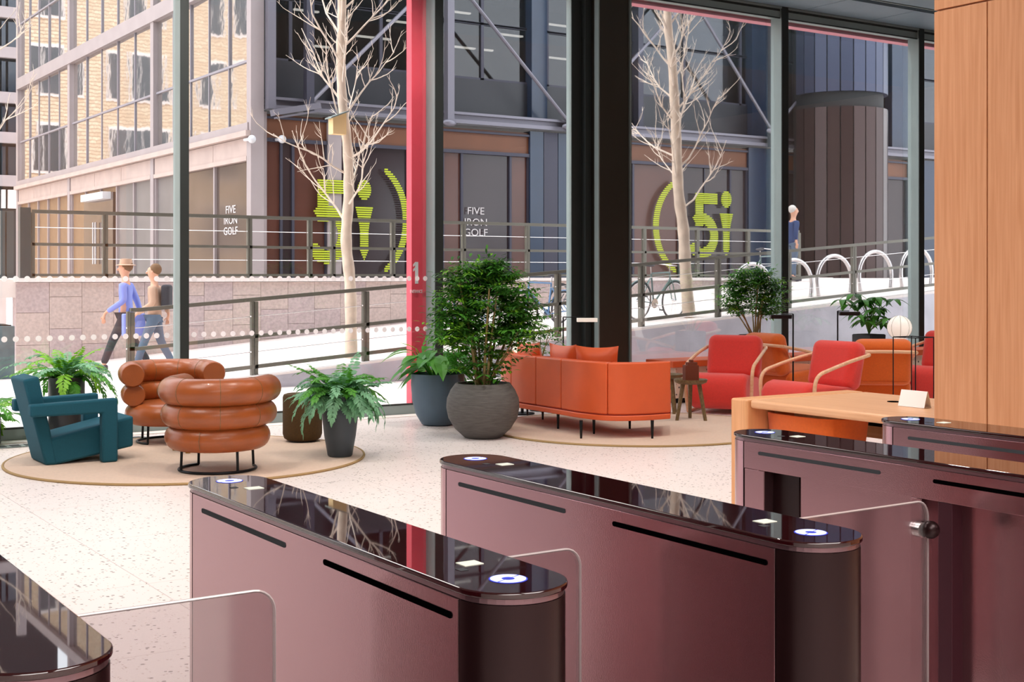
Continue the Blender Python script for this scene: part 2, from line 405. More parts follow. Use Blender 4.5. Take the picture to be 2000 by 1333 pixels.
for i, (a, b) in enumerate(PANES):
    wdw = struct('window_%d' % (i+1), 'frame_grey', MB().box(a, b, NF+0.01, 13.05, 0.0, 0.105).box(a, b, NF+0.04, 13.05, 5.10, 5.185).box(a, b, NF+0.0, 13.05, 5.215, 5.24))
    MB().box(a, b, NF+0.008, NF+0.05, 0.105, 0.122).build('gasket', 'frame_dark', wdw)
    MB().box(a, b, NF+0.035, NF+0.045, 5.185, 5.215).box(a, b, NF+0.035, NF+0.06, 5.085, 5.10).build('gasket', 'frame_dark', wdw)
    MB().box(a-0.01, b+0.01, NW-0.006, NW+0.006, 0.11, 5.11).build('pane', 'window_glass', wdw)
    if i < 2:
        for z in (0.95, 1.525):
            k = 0; u = b-0.09 if i == 0 else b-0.05
            while u > a+0.06:
                if dotme is None:
                    m = MB(); vs = [(0.028*cos(2*pi*q/16), 0, 0.028*sin(2*pi*q/16)) for q in range(16)]
                    m.prism([(v[0], v[2]) for v in vs], -0.001, 0.001, 'y'); d = m.build('dot', 'white_print', wdw); dotme = d.data; d.location = (u, NW-0.009, z)
                else: link_mesh('dot', dotme, wdw, (u, NW-0.009, z))
                u -= 0.105; k += 1
# threshold strip and floor grille in front of the glass
struct('trim_11', 'pavement', MB().box(-4.4, 18.7, 12.66, 12.85, -0.003, 0.004))
gr = thing('floor_grille', (2.4, 12.45, 0), 0, 'black slotted metal grille let into the floor by the window', 'grille')
MB().box(1.0, 4.0, 12.34, 12.50, 0.0005, 0.004).build('frame', 'frame_grey', gr, world=True)
m = MB()
for k in range(24): m.box(1.02+k*0.124, 1.10+k*0.124, 12.36, 12.48, 0.004, 0.007)
tag(m.build('slats', 'frame_dark', gr, world=True), kind='stuff')
# red entrance frame outside
red = thing('entrance_frame', (7.37, 13.2, 0), 0, 'bright red entrance fin and header with white numeral 1 outside the glass', 'entrance')
u0, u1 = onN(799, 13.16)[0], 7.50
MB().box(u0, u1, 13.10, 13.22, 0.0, 5.12).build('post', 'red_paint', red, world=True)
MB().box(-4.4, 18.7, 13.26, 13.42, 5.10, 5.30).build('header', 'red_paint_lit', red, world=True)
pa, pb = PN(810.5, 554.5, 13.1), PN(816.5, 512, 13.1)
m = MB().box(pa.x, pb.x, 13.094, 13.10, pa.z, pb.z)
for dz in (0.0, 0.055):
    m.prism([(pa.x+0.002, pb.z-dz-0.035), (pa.x+0.002, pb.z-dz), (pa.x-0.024, pb.z-dz-0.03), (pa.x-0.024, pb.z-dz-0.055)], 13.094, 13.10, 'y')
m.build('numeral', 'white_paint', red, world=True)
pa, pb = PN(799.5, 566, 13.098), PN(826, 574, 13.098)
text('ENTRANCE', 0.055, ((pa.x+pb.x)/2, 13.095, (pa.z+pb.z)/2), (pi/2, 0, 0), 'white_paint', red, 'lettering', sx=0.58)

# oak panelled wall on the right
ww = struct('wall_right', 'wall_oak', MB().box(6.05, 6.5, -2.0, 4.79, 0, CEIL-0.002))
UW = 6.03
ya = 4.81; xs = [4.81, PU(1928, 500, UW).y, 3.35, 2.2, 1.0]
for i in range(4):
    for z0, z1 in ((0.0, 3.035), (3.045, CEIL-0.004)):
        o = MB().box(UW, 6.06, xs[i+1]+0.004, xs[i]-0.003, z0, z1).build('wood_panel', 'wall_oak', ww, bevel=0.002)
MB().box(6.062, 6.5, 4.79, 4.808, 0, CEIL-0.004).build('end_panel', 'wall_oak', ww)

# ================================================================ street, terrace, railings
def zs(u): return max(0.0, 0.0757*(u-5.5))
def zw(u): return min(1.5, max(0.0, 0.657+0.089*(u-12.29)))
us = [-14, -8, -2, 2, 4.9, 5.5]+[6+k for k in range(0, 16)]+[21.77, 24, 27, 32]
struct('trim_12', 'pavement', MB().box(-14, 32, 13.05, 17.3, -0.25, -0.02))
sd = struct('trim_13', 'pavement', ruled([[(u, 17.3, zs(u)), (u, 18.2, zs(u)*0.8+zw(u)*0.2), (u, 20, zs(u)*0.45+zw(u)*0.55), (u, 22.25, zw(u))] for u in us]))
struct('trim_14', 'pavement', MB().box(-14, 60, 22.2, 75, 1.2, 1.5))
pl = thing('concrete_plinth', (5.4, 17.3, 0), 0, 'smooth pale lilac concrete upstand rising beneath the ramp railing', 'plinth')
MB().prism([(5.35, -0.1), (26, -0.1), (26, zs(26)+0.02), (5.5, 0.02), (5.35, 0.02)], 17.22, 17.42, 'y').build('wall', 'plinth', pl, world=True)
MB().prism([(5.35, 0.0), (26, zs(26)-0.02), (26, zs(26)+0.035), (5.5, 0.035), (5.35, 0.035)], 17.20, 17.50, 'y').build('coping', 'coping', pl, world=True)
# retaining wall with granite slabs
ue = onN(30, 22.2)[0]
rw = thing('retaining_wall', (ue, 22.2, 0), 0, 'granite slab retaining wall with pale coping across the street', 'wall')
MB().box(ue+0.02, 24, 22.2, 22.5, -0.1, 1.44).build('core', 'granite_b', rw, world=True)
MB().box(ue-0.02, 24, 22.12, 22.6, 1.455, 1.52).build('coping', 'coping', rw, world=True)
c = 0; u = ue
while u < 21.3:
    wd = 0.53; z = -0.1+(0.0 if c % 2 else 0.27)
    g = zw(u+wd); z0 = max(-0.1, g-0.35)
    segs = []; zz = -0.1; nxt = 0.42 if c % 2 == 0 else 0.15
    while zz < 1.45:
        segs.append((zz, min(nxt, 1.45))); zz = nxt; nxt += 0.53
    for a, b in segs:
        if b < zw(u)-0.02 or b-a < 0.03: continue
        MB().box(u+0.003, u+wd-0.003, 22.17, 22.2, a+0.003, b-0.003).build('slab', 'granite' if random.random() < 0.5 else 'granite_b', rw, world=True)
    u += wd; c += 1
ws = thing('white_wall', (ue-1, 22.9, 0), 0, 'white panelled low wall at the far left behind the dark planter', 'wall')
MB().box(ue-8, ue-0.02, 22.75, 22.95, -0.1, 1.46).build('core', 'coping', ws, world=True)
for k in range(6): MB().box(ue-0.6*(k+1)+0.004, ue-0.6*k-0.025, 22.73, 22.75, 0, 1.44).build('panel', 'coping', ws, world=True)

def railing(name, N, posts, zf, hts, ztop, label, m, w=0.05, u_end=None):
    """hts: [(height, half thickness, is_cable)]"""
    r = thing(name, (posts[0], N, zf(posts[0])), 0, label, 'railing')
    ua, ub = posts[0], u_end or posts[-1]
    zf_ = zf
    brk = [ua]+[x for x in (5.5,) if ua < x < ub]+[ub]
    for h, t, cable in hts:
        if cable:
            MB().tube([(x, N, zf_(x)+h) for x in brk], t, 6).build('cable', 'cable', r, world=True)
        else:
            poly = [(x, zf_(x)+h-t) for x in brk]+[(x, zf_(x)+h+t) for x in reversed(brk)]
            MB().prism(poly, N-0.03, N+0.03, 'y').build('rail', m, r, world=True)
    for p in posts:
        o = MB().box(p-w, p-w+0.03, N-0.035, N+0.035, zf_(p), zf_(p)+ztop-0.02).box(p+w-0.05, p+w, N-0.03, N+0.03, zf_(p), zf_(p)+ztop-0.03).build('post', m, r, world=True)
        bolts = MB()
        for h, t, cable in hts[1:]:
            bolts.ball((p-w-0.004, N-0.02, zf_(p)+h), 0.012, 8)
        tag(bolts.build('bolts', 'cable', o, world=True), kind='stuff')
    return r
fp = [5.38+1.752*k for k in range(11)]
railing('ramp_railing', 17.35, fp, lambda u: zs(u)+0.03, [(1.07, 0.026, 0), (0.83, 0.006, 1), (0.55, 0.024, 0), (0.33, 0.006, 1), (0.12, 0.026, 0)], 1.07,
        'grey metal ramp railing with cables rising to the right just outside the windows', 'rail_metal')
tp = [onN(x, 22.3)[0] for x in (205, 487, 605, 650, 767, 905, 1030, 1140, 1258, 1362, 1461, 1560)]
r2 = railing('terrace_railing', 22.3, [onN(62, 22.3)[0]]+tp, lambda u: 1.5, [(1.12, 0.03, 0), (0.86, 0.006, 1), (0.58, 0.024, 0), (0.34, 0.006, 1), (0.07, 0.022, 0)], 1.12,
        'bronze grey terrace railing standing on the granite retaining wall', 'rail_metal', w=0.045)
ua, ub = onN(37, 22.3)[0], onN(58, 22.3)[0]
MB().box(ua, ub, 22.22, 22.36, 1.5, 2.68).build('end_panel', 'rail_dark', r2, world=True)
for k, (x, w_) in enumerate(((2, 8), (13, 14))):
    t = thing('dark_pillar', (onN(x, 30)[0], 30, 1.5), 0, 'dark square pillar beyond the terrace railing end, %s' % ('leftmost of two' if k == 0 else 'the one next to the end panel'), 'pillar')
    ua, ub = onN(x, 30)[0], onN(x+w_, 30)[0]
    MB().box(ua, ub, 30, 30.3, 1.5, EYE+115*28.6/FOC+0.15).build('shaft', 'rail_dark', t, world=True)
    MB().box(ua-0.03, ub+0.03, 29.97, 30.33, 1.5, 1.58).build('base', 'rail_dark', t, world=True)

# ================================================================ building A (faces the lane on the left)
UA = 10.82
bA = thing('stone_framed_building', (UA, 26.5, 1.5), 0, 'stone framed office block with reflective glazing receding on the left', 'building')
cols = [26.5, 32.97, 40.9, 47.6]
def zA(h): return h
for n in cols:
    MB().box(UA-0.05, UA+0.25, n-0.12, n+0.12, 1.5, 13).build('column', 'stone_frame', bA, world=True)
for z0, z1 in ((4.66, 4.86), (8.06, 8.44), (11.8, 12.1)):
    MB().box(UA-0.08, UA+0.25, cols[0], cols[-1], z0, z1).build('floor_band', 'stone_frame', bA, world=True)
MB().box(UA-0.16, UA+0.25, cols[0]-0.1, cols[-1], 4.56, 4.68).build('ledge', 'stone_lintel', bA, world=True)
rows = [(4.86, 6.2), (6.24, 8.06), (8.44, 10.33), (10.37, 11.8)]
NP = 5
for bi in range(3):
    a, b = cols[bi]+0.14, cols[bi+1]-0.14; st = (b-a)/NP
    for k in range(1, NP): MB().box(UA+0.03, UA+0.08, a+k*st-0.022, a+k*st+0.022, 4.86, 11.8).build('mullion', 'mullion_grey', bA, world=True)
    for z in (6.2, 10.33): MB().box(UA+0.02, UA+0.08, a, b, z, z+0.05).build('transom', 'mullion_grey', bA, world=True)
    for k in range(NP):
        for z0, z1 in rows:
            tilt = random.uniform(-0.012, 0.012)
            y0, y1 = a+k*st+0.02, a+(k+1)*st-0.02
            MB().add([(UA+0.06+tilt, y0, z0), (UA+0.06-tilt, y1, z0), (UA+0.06-tilt, y1, z1), (UA+0.06+tilt, y0, z1), (UA+0.1, y0, z0), (UA+0.1, y1, z0), (UA+0.1, y1, z1), (UA+0.1, y0, z1)],
                     [(0, 3, 2, 1), (4, 5, 6, 7), (0, 1, 5, 4), (1, 2, 6, 5), (2, 3, 7, 6), (3, 0, 4, 7)]).build('pane', 'coated_glass', bA, world=True)
    # ground floor: lintel stones and panels
    lz = 4.05
    for k in range(3):
        MB().box(UA-0.02, UA+0.2, a+k*(b-a)/3+0.01, a+(k+1)*(b-a)/3-0.01, lz+0.1, 4.55).build('lintel_stone', 'stone_lintel', bA, world=True)
    MB().box(UA-0.05, UA+0.2, a, b, lz, lz+0.1).build('lintel_edge', 'stone_lintel', bA, world=True)
    n2 = 5 if bi != 0 else 3
    for k in range(n2):
        y0, y1 = a+k*(b-a)/n2, a+(k+1)*(b-a)/n2
        mm = 'ground_glass' if bi == 0 else ('panel_tan' if bi == 2 else ('panel_grey' if k < 2 else 'panel_tan'))
        if bi == 0 and k == 2: mm = 'panel_grey'
        MB().box(UA+0.06, UA+0.2, y0+0.03, y1-0.03, 1.5, lz).build('ground_panel', mm, bA, world=True)
        MB().box(UA, UA+0.1, y1-0.035, y1+0.035, 1.5, lz).build('mullion', 'stone_frame', bA, world=True)
# lobby door of that building with tall handles and an illuminated box above
nd0, nd1 = PU(222, 400, UA).y, PU(165, 400, UA).y
dr = MB().box(UA-0.02, UA+0.08, nd0, nd1, 1.5, 3.9).build('door', 'ground_glass', bA, world=True)
for f in (0.46, 0.54):
    y = nd0+(nd1-nd0)*f
    MB().tube([(UA-0.12, y, 1.9), (UA-0.12, y, 3.1)], 0.03, 8).build('handle', 'chrome', dr, world=True)
MB().box(UA-0.25, UA-0.02, nd0+0.2, nd1-0.5, 3.72, 3.92).build('light_box', 'cctv', bA, world=True)
p = PU(444, 432, UA-0.03)
for body, yy in (('FIVE', 410), ('IRON', 431), ('GOLF', 452)):
    q = PU(444, yy, UA-0.03); text(body, 0.25, (UA+0.045, q.y, q.z), (pi/2, 0, -pi/2), 'white_print', bA, sx=1.35)
# ================================================================ building B (parallel to our windows)
NB = 26.5
bB = thing('dark_shopfront_building', (UA, NB, 1.5), 0, 'dark shopfront building with glazed upper floors and steel braces behind both trees', 'building')
UE = 40
for px in (492, 551):
    q = PN(px, 272, 26.2); o = MB().ball(q, 0.09, 12).build('camera_dome', 'cctv', bB, smooth=True, world=True)
    MB().tube([(q.x, q.y, q.z), (q.x, 26.6, q.z+0.02)], 0.035, 8).build('bracket', 'cctv', o, world=True)
MB().box(UA+0.25, UE, NB+0.3, NB+0.6, 1.5, 5.1).build('backing_wall', 'shop_dark', bB, world=True)
edges = [490, 522, 552, 575, 640, 668, 800, 868, 905, 1000, 1035, 1062, 1090, 1128, 1240, 1330, 1430, 1462, 1508, 1560, 1640, 1730, 1775, 1830]
kinds = ['stone_frame', 'shop_brown', 'shop_dark', 'shop_brown', 'stone_frame', 'shop_dark', 'shop_brown', 'shop_brown', 'shop_dark', 'shop_brown', 'navy_reflection', 'steel_dark', 'navy_reflection', 'shop_dark', 'shop_brown', 'shop_dark', 'shop_dark', 'navy_reflection', 'shop_dark', 'shop_dark', 'shop_dark', 'shop_dark', 'navy_reflection']
for k in range(len(edges)-1):
    a, b = onN(edges[k], NB)[0], onN(edges[k+1], NB)[0]
    if k == 0: a = UA+0.26
    top = 5.12 if kinds[k] in ('stone_frame', 'navy_reflection', 'steel_dark') else 4.52
    dep = 0.0 if kinds[k] in ('stone_frame', 'navy_reflection', 'steel_dark') else 0.12
    MB().box(a+0.01, b-0.01, NB+dep, NB+0.3, 1.5, top).build('pilaster_or_reflection' if dep == 0 else 'shop_panel', kinds[k], bB, world=True)
    if dep:
        MB().box(b-0.03, b+0.03, NB+0.06, NB+0.2, 1.5, 4.55).build('mullion', 'steel_dark', bB, world=True)
        n = max(1, int((b-a)/0.9))
        for q in range(1, n): MB().box(a+q*(b-a)/n-0.015, a+q*(b-a)/n+0.015, NB+0.09, NB+0.2, 1.5, 4.5).build('mullion', 'steel_dark', bB, world=True)
MB().box(UA+0.3, UE, NB+0.08, NB+0.29, 4.56, 5.08).build('fascia', 'rust_fascia', bB, world=True)
MB().box(UA+0.3, UE, NB+0.02, NB+0.12, 4.48, 4.56).build('rail_moulding', 'steel_dark', bB, world=True)
MB().box(UA+0.3, UE, NB+0.02, NB+0.14, 4.98, 5.03).build('rail_moulding', 'steel_dark', bB, world=True)
MB().box(UA+0.3, UE, NB-0.12, NB+0.2, 5.17, 5.26).box(UA+0.3, UE, NB+0.0, NB+0.1, 5.26, 5.38).box(UA+0.3, UE, NB-0.12, NB+0.2, 5.38, 5.44).build('steel_beam', 'steel_beam', bB, world=True)
MB().box(UA+0.3, UE, NB+0.2, NB+5, 5.2, 5.42).build('floor_slab', 'office_dark', bB, world=True)
MB().box(UA+0.3, UE, NB+0.5, NB+0.6, 5.42, 6.35).build('spandrel', 'dark_fascia', bB, world=True)
MB().box(UA+0.3, UE, NB+0.4, NB+5, 9.3, 9.7).build('ceiling_slab', 'office_dark', bB, world=True)
MB().box(UA+0.3, UE, NB-0.1, NB+0.7, 9.7, 14).build('upper_wall', 'dark_fascia', bB, world=True)
MB().box(UA+0.3, UE, NB+4.8, NB+5, 5.4, 9.4).build('rear_wall', 'office_wall', bB, world=True)
MB().box(UA+0.3, UA+0.5, NB+0.3, NB+5, 5.4, 9.4).build('side_wall', 'office_dark', bB, world=True)
up = [500, 560, 650, 737, 800, 868, 935, 1032, 1062, 1110, 1180, 1245, 1330, 1440, 1470, 1545, 1640, 1735, 1830]
for k in range(len(up)-1):
    a, b = onN(up[k], NB+0.6)[0], onN(up[k+1], NB+0.6)[0]
    a = max(a, UA+0.5)
    for z0, z1 in ((6.4, 7.7), (7.76, 9.3)):
        f = MB().box(a+0.02, a+0.1, NB+0.52, NB+0.64, z0-0.05, z1+0.05).box(a+0.02, b, NB+0.52, NB+0.64, z0-0.05, z0).box(a+0.02, b, NB+0.52, NB+0.64, z1, z1+0.05).build('window_frame', 'steel_dark', bB, world=True)
        MB().box(a+0.1, b+0.02, NB+0.57, NB+0.59, z0, z1).build('pane', 'dark_glass', f, world=True)
for a, b in ((1032, 1062), (650, 668), (1240, 1250), (1462, 1508), (1735, 1775)):
    MB().box(onN(a, NB+0.45)[0], onN(b, NB+0.45)[0], NB+0.3, NB+0.66, 5.44, 9.7).build('pilaster_or_reflection', 'navy_reflection' if a in (1032, 1462, 1735) else 'steel_dark', bB, world=True)  # the navy ones paint reflections seen in our window glass
for x0, y0, x1, y1 in ((574, 17, 622, 25), (694, 70, 762, 77), (612, 89, 660, 95), (756, 40, 800, 45), (882, 22, 918, 27), (974, 66, 1020, 72), (883, 90, 927, 96), (940, 96, 962, 100), (1070, 47, 1110, 52), (1070, 111, 1108, 117), (1233, 69, 1256, 72)):
    a, b = PN(x0, y0, NB+2.6), PN(x1, y1, NB+2.6)
    MB().box(a.x, b.x, NB+2.55, NB+2.65, (a.z+b.z)/2-0.02, (a.z+b.z)/2+0.02).build('light_tube', 'tube_light', bB, world=True)
def strut(pts, r, name='brace', m='steel_beam', N=NB-0.25):
    MB().tube([PN(x, y, N) for x, y in pts], r, 8).build(name, m, bB, world=True)
for q in (((603, 205), (830, -20)), ((898, -30), (1118, 248)), ((1118, 248), (1360, -20)), ((1350, -8), (1508, 256)), ((1508, 256), (1760, -40))): strut(q, 0.045)
for px in (528, 603, 877, 1118, 1508):
    u = onN(px, NB-0.2)[0]; MB().box(u-0.09, u+0.09, NB-0.3, NB-0.12, 5.15, 12).build('steel_post', 'steel_beam' if px in (528, 877) else 'steel_dark', bB, world=True)
for px, py in ((878, 240), (1110, 248), (1507, 256)):
    q = PN(px, py, NB-0.35); MB().ball(q, 0.12, 10, (1.6, 0.6, 0.7)).build('bracket', 'steel_beam', bB, smooth=True, world=True)
q = PN(578, 215, NB-0.5); MB().box(-0.55, 0.55, -0.12, 0.12, -0.05, 0.08).box(-0.5, 0.5, -0.09, 0.09, -0.12, -0.08).xform(Matrix.Translation(q) @ Matrix.Rotation(radians(-12), 4, 'Y')).build('floodlight', 'steel_beam', bB, world=True)
# curved metal clad drum
dq = onN(1637, 25.7)[0]; DR = 1.36
dark = MB().lathe([(DR-0.12, 1.5), (DR-0.12, 12)], 32, (dq, 25.7, 0)).build('drum_core', 'office_dark', bB, smooth=True, world=True)
pan = 0.0
for z0, z1, mm in ((6.62, 12, 'drum_clad'), (1.5, 6.2, 'drum_low')):
    for k in range(24):
        t0 = 2*pi*k/24+0.012; t1 = 2*pi*(k+1)/24-0.012
        poly = [(dq+DR*cos(t0), 25.7+DR*sin(t0)), (dq+DR*cos(t1), 25.7+DR*sin(t1)), (dq+(DR-0.1)*cos(t1), 25.7+(DR-0.1)*sin(t1)), (dq+(DR-0.1)*cos(t0), 25.7+(DR-0.1)*sin(t0))]
        tm = (t0+t1)/2
        if sin(tm) > 0.35: continue
        MB().prism(poly, z0, z1).build('cladding_panel', mm, bB, world=True)
# lettering on the shopfront
for px, dx in ((929, 1.0), (1822, 1.0)):
    for body, yy in (('FIVE', 413), ('IRON', 435), ('GOLF', 455)):
        q = PN(px, yy if px < 1000 else yy-8+0, NB-0.02 if px > 1000 else NB+0.05)
        text(body, 0.245, (q.x, NB+0.04, q.z), (pi/2, 0, 0), 'white_print', bB, sx=1.1)
for body, yy, mm, sz in (('FIVE IRON', 400, 'white_print', 0.1), ('SPORTS', 436, 'lime', 0.17)):
    q = PN(1131, yy, NB); text(body, sz, (q.x, NB-0.02, q.z), (pi/2, 0, 0), mm, bB)
a, b = PN(1109, 405, NB), PN(1150, 409, NB); MB().box(a.x, b.x, NB-0.025, NB-0.01, b.z, a.z).build('lime_bar', 'lime', bB, world=True)
# the lime (5i) sign, printed in bars
def runs(inside, x0, x1, y0, y1, rowh, steps=260, fill=0.66):
    out = []; y = y0
    while y < y1:
        on = None
        for i in range(steps+1):
            x = x0+(x1-x0)*i/steps; s_ = inside(x, y+rowh/2) if i < steps else False
            if s_ and on is None: on = x
            if not s_ and on is not None: out.append((on, x, y, y+rowh*fill)); on = None
        y += rowh
    return out
def in5(x, y):       # glyph box 1 x 1.6
    if 1.33 < y < 1.6 and 0.22 < x < 1.0: return True
    if 0.75 < y < 1.6 and 0.22 < x < 0.5: return True
    d = sqrt((x-0.45)**2+(y-0.5)**2)
    if 0.30 < d < 0.58:
        t = math.degrees(atan2(y-0.5, x-0.45))
        return -150 < t < 125
    return False
def ini(x, y):
    if (x-0.25)**2+(y-1.42)**2 < 0.2**2: return True
    if y < 1.08 and y > 0.0:
        hw = 0.12+0.14*max(0, (y-0.55)/0.53)**1.5
        if y < 0.2: hw = 0.12*y/0.2
        return abs(x-0.25) < hw
    return False
def arc(side):
    def f(x, y):
        X = x*side; d1 = sqrt(X*X+y*y); d2 = sqrt((X+0.16)**2+(y*1.03)**2)
        return d1 < 1 and d2 > 1.0 and X > 0.35
    return f
def sign(parts, nm):
    for nm_, fn, bx, gx, gy in parts:
        a, b = PN(bx[0], bx[3], NB), PN(bx[2], bx[1], NB)
        m = MB()
        for x0, x1, y0, y1 in runs(fn, gx[0], gx[1], gy[0], gy[1], (gy[1]-gy[0])/(36 if nm_ != 'bracket_arc' else 50)):
            fx = lambda t: a.x+(b.x-a.x)*(t-gx[0])/(gx[1]-gx[0]); fz = lambda t: a.z+(b.z-a.z)*(t-gy[0])/(gy[1]-gy[0])
            m.box(fx(x0), fx(x1), NB-0.04, NB-0.02, fz(y0), fz(y1))
        m.build(nm_, 'lime', sg, world=True)
for lbl, prt in (('lime green 5i logo with right bracket behind the left tree trunk', [('numeral', in5, (590, 352, 682, 516), (-0.15, 1.05), (-0.1, 1.6)), ('letter', ini, (690, 352, 730, 508), (-0.05, 0.55), (0, 1.62)), ('bracket_arc', arc(1), (746, 322, 797, 540), (0.3, 1.0), (-1, 1))]),
                 ('lime green 5i logo with left bracket behind the right tree trunk', [('numeral', in5, (1336, 378, 1402, 506), (-0.15, 1.05), (-0.1, 1.6)), ('letter', ini, (1402, 374, 1432, 503), (-0.05, 0.55), (0, 1.62)), ('bracket_arc', arc(-1), (1274, 344, 1322, 540), (-1.0, -0.3), (-1, 1))])):
    q = PN((prt[0][2][0]+prt[0][2][2])/2, prt[0][2][3], NB); sg = thing('logo_sign', (q.x, NB-0.03, q.z), 0, lbl, 'sign', 'lime logo signs on the shopfront'); sign(prt, lbl)

# ================================================================ far left blocks
bC = thing('dark_office_block', (13, 56, 1.5), 0, 'distant dark glazed office block at the far left edge', 'building')
a, b = 11.15, onN(41, 56)[0]
MB().box(a, b+1.5, 56.1, 60, 1.5, 26).build('wall', 'office_dark', bC, world=True)
for y in (98, 186, 264, 348, 20): 
    q = PN(20, y, 56); MB().box(a, b+1.5, 55.8, 56.1, q.z-0.35, q.z+0.1).build('floor_band', 'stone_frame', bC, world=True)
ys = [412, 352, 268, 190, 102, 24, -60]
for k in range(len(ys)-1):
    zb, zt = PN(20, ys[k], 56).z+0.1, PN(20, ys[k+1], 56).z-0.4
    xs_ = [-16, -8, 0, 13, 38]
    for j in range(4):
        f = MB().box(onN(xs_[j], 56)[0]+0.05, onN(xs_[j+1], 56)[0]-0.05, 55.95, 56.1, zb, zt).build('window', 'far_window' if k else 'coping', bC, world=True)
bD = thing('yellow_brick_building', (0, 57, 1.5), 0, 'yellow brick warehouse seen mirrored in the reflective glazing', 'building')
MB().box(-25, 11.0, 57, 59, 1.5, 20).build('wall', 'yellow_brick', bD, world=True)
for i in range(9):
    for j in range(5):
        x = -24.5+i*3.9; z = 2.6+j*3.3
        f = MB().box(x, x+1.7, 56.9, 57.05, z, z+2.2).build('window', 'coping', bD, world=True)
        MB().box(x+0.12, x+0.8, 56.86, 56.92, z+0.12, z+2.05).box(x+0.9, x+1.58, 56.86, 56.92, z+0.12, z+2.05).build('pane', 'far_window', f, world=True)
# ================================================================ speed gates
GR = 0.104
def pill(r, n0, n1, seg=20, cx=0.0):
    P = [(cx+r*cos(pi+pi*i/seg), n0+r*sin(pi+pi*i/seg)) for i in range(seg+1)]
    P += [(cx+r*cos(pi*i/seg), n1+r*sin(pi*i/seg)) for i in range(seg+1)]
    return P
def gate(cx, label, open_side=False, n0=1.98, n1=3.34, near=True):
    t = thing('speed_gate', (cx, n0, 0), 0, label, 'gate', 'burgundy speed gates')
    L = n1-n0
    def B(mb, name, m, **k): return mb.build(name, m, t, **k)
    # top
    B(MB().prism(pill(GR+0.004, 0, L), 0.988, 1.0), 'top_glass', 'burgundy_glass', bevel=0.003)
    B(MB().prism(pill(GR-0.002, 0, L), 0.978, 0.988), 'top_rim', 'rim_line')
    # rounded ends
    half0 = [(GR*cos(pi+pi*i/24), GR*sin(pi+pi*i/24)) for i in range(25)]
    half1 = [(GR*cos(pi*i/24), L+GR*sin(pi*i/24)) for i in range(25)]
    B(MB().prism(half0, 0.03, 0.977), 'end_cap', 'dark_end', smooth=True, ang=50)
    B(MB().prism(half1, 0.03, 0.977), 'end_cap', 'mauve_metal', smooth=True, ang=50)
    B(MB().prism(pill(GR-0.02, 0, L), 0.0, 0.03), 'plinth', 'black_metal')
    if not open_side:
        B(MB().box(-GR, GR, 0.004, L-0.004, 0.03, 0.977), 'side_panel', 'mauve_metal', bevel=0.001)
    else:
        B(MB().box(-GR, GR, 0.004, L-0.004, 0.885, 0.977), 'top_beam', 'mauve_metal', bevel=0.001)
        B(MB().box(-GR+0.05, GR-0.01, 0.004, L-0.004, 0.03, 0.885), 'recessed_panel', 'mauve_metal')
        for a, b in ((0.004, 0.12), (0.49, 0.54), (0.60, 0.64), (L-0.10, L-0.004)):
            B(MB().box(-GR+0.002, -GR+0.06, a, b, 0.03, 0.884), 'upright', 'mauve_metal' if a != 0.49 else 'mauve_dark', bevel=0.002)
        B(MB().box(-GR+0.046, -GR+0.052, L-0.22, L-0.10, 0.03, 0.884), 'dark_strip', 'dark_end')
    for sgn in (-1, 1):
        for a, b, m in ((0.03, 0.55, 'slot_black'), (0.76, 1.28, 'slot_grey')):
            z = 0.943; r = 0.006
            P = [(a+r*cos(pi/2+pi*i/6), z+r*sin(pi/2+pi*i/6)) for i in range(7)]+[(b+r*cos(-pi/2+pi*i/6), z+r*sin(-pi/2+pi*i/6)) for i in range(7)]
            x = sgn*GR
            B(MB().prism(P, x-0.0015, x+0.0015, 'x'), 'light_slot', m)
    for n, s in ((0.0, 1), (L, -1)) if near else ((L, -1),):
        def ring(r0, r1, z0, z1, segs=[(0, 360)]):
            m = MB()
            for a0, a1 in segs:
                k = 30; vs = []
                for i in range(k+1):
                    a = radians(a0+(a1-a0)*i/k); vs += [(r0*cos(a), n+r0*sin(a), z1), (r1*cos(a), n+r1*sin(a), z1)]
                m.add(vs, [(2*i, 2*i+1, 2*i+3, 2*i+2) for i in range(k)])
            return m
        o = B(ring(0.0, 0.036, 0, 1.0006), 'reader_ring', 'ring_blue')
        ring(0.012, 0.033, 0, 1.0012, [(25, 200), (207, 378)]).build('light_segment', 'ring_light', o)
        y0 = n+s*0.13
        B(MB().box(-0.012, 0.03, min(y0, y0+s*0.035), max(y0, y0+s*0.035), 1.0002, 1.0012), 'scanner_window', 'reader_lens')
        B(MB().box(-0.04, -0.022, min(y0-s*0.03, y0-s*0.01), max(y0-s*0.03, y0-s*0.01), 1.0002, 1.0008), 'scanner_mark', 'slot_grey')
    return t
GX = [0.475, 1.303, 2.08, 3.28, 4.05]
gate(GX[0], 'burgundy speed gate cabinet cut off at the bottom left corner', near=False)
gate(GX[1], 'burgundy speed gate cabinet second from left, in front of the leather armchairs')
gate(GX[2], 'burgundy speed gate cabinet in the middle, in front of the orange sofa')
gate(GX[3], 'burgundy speed gate cabinet with open frame side beneath the oak desk', open_side=True)
gate(GX[4], 'burgundy speed gate cabinet furthest right against the oak panelled wall', open_side=True)
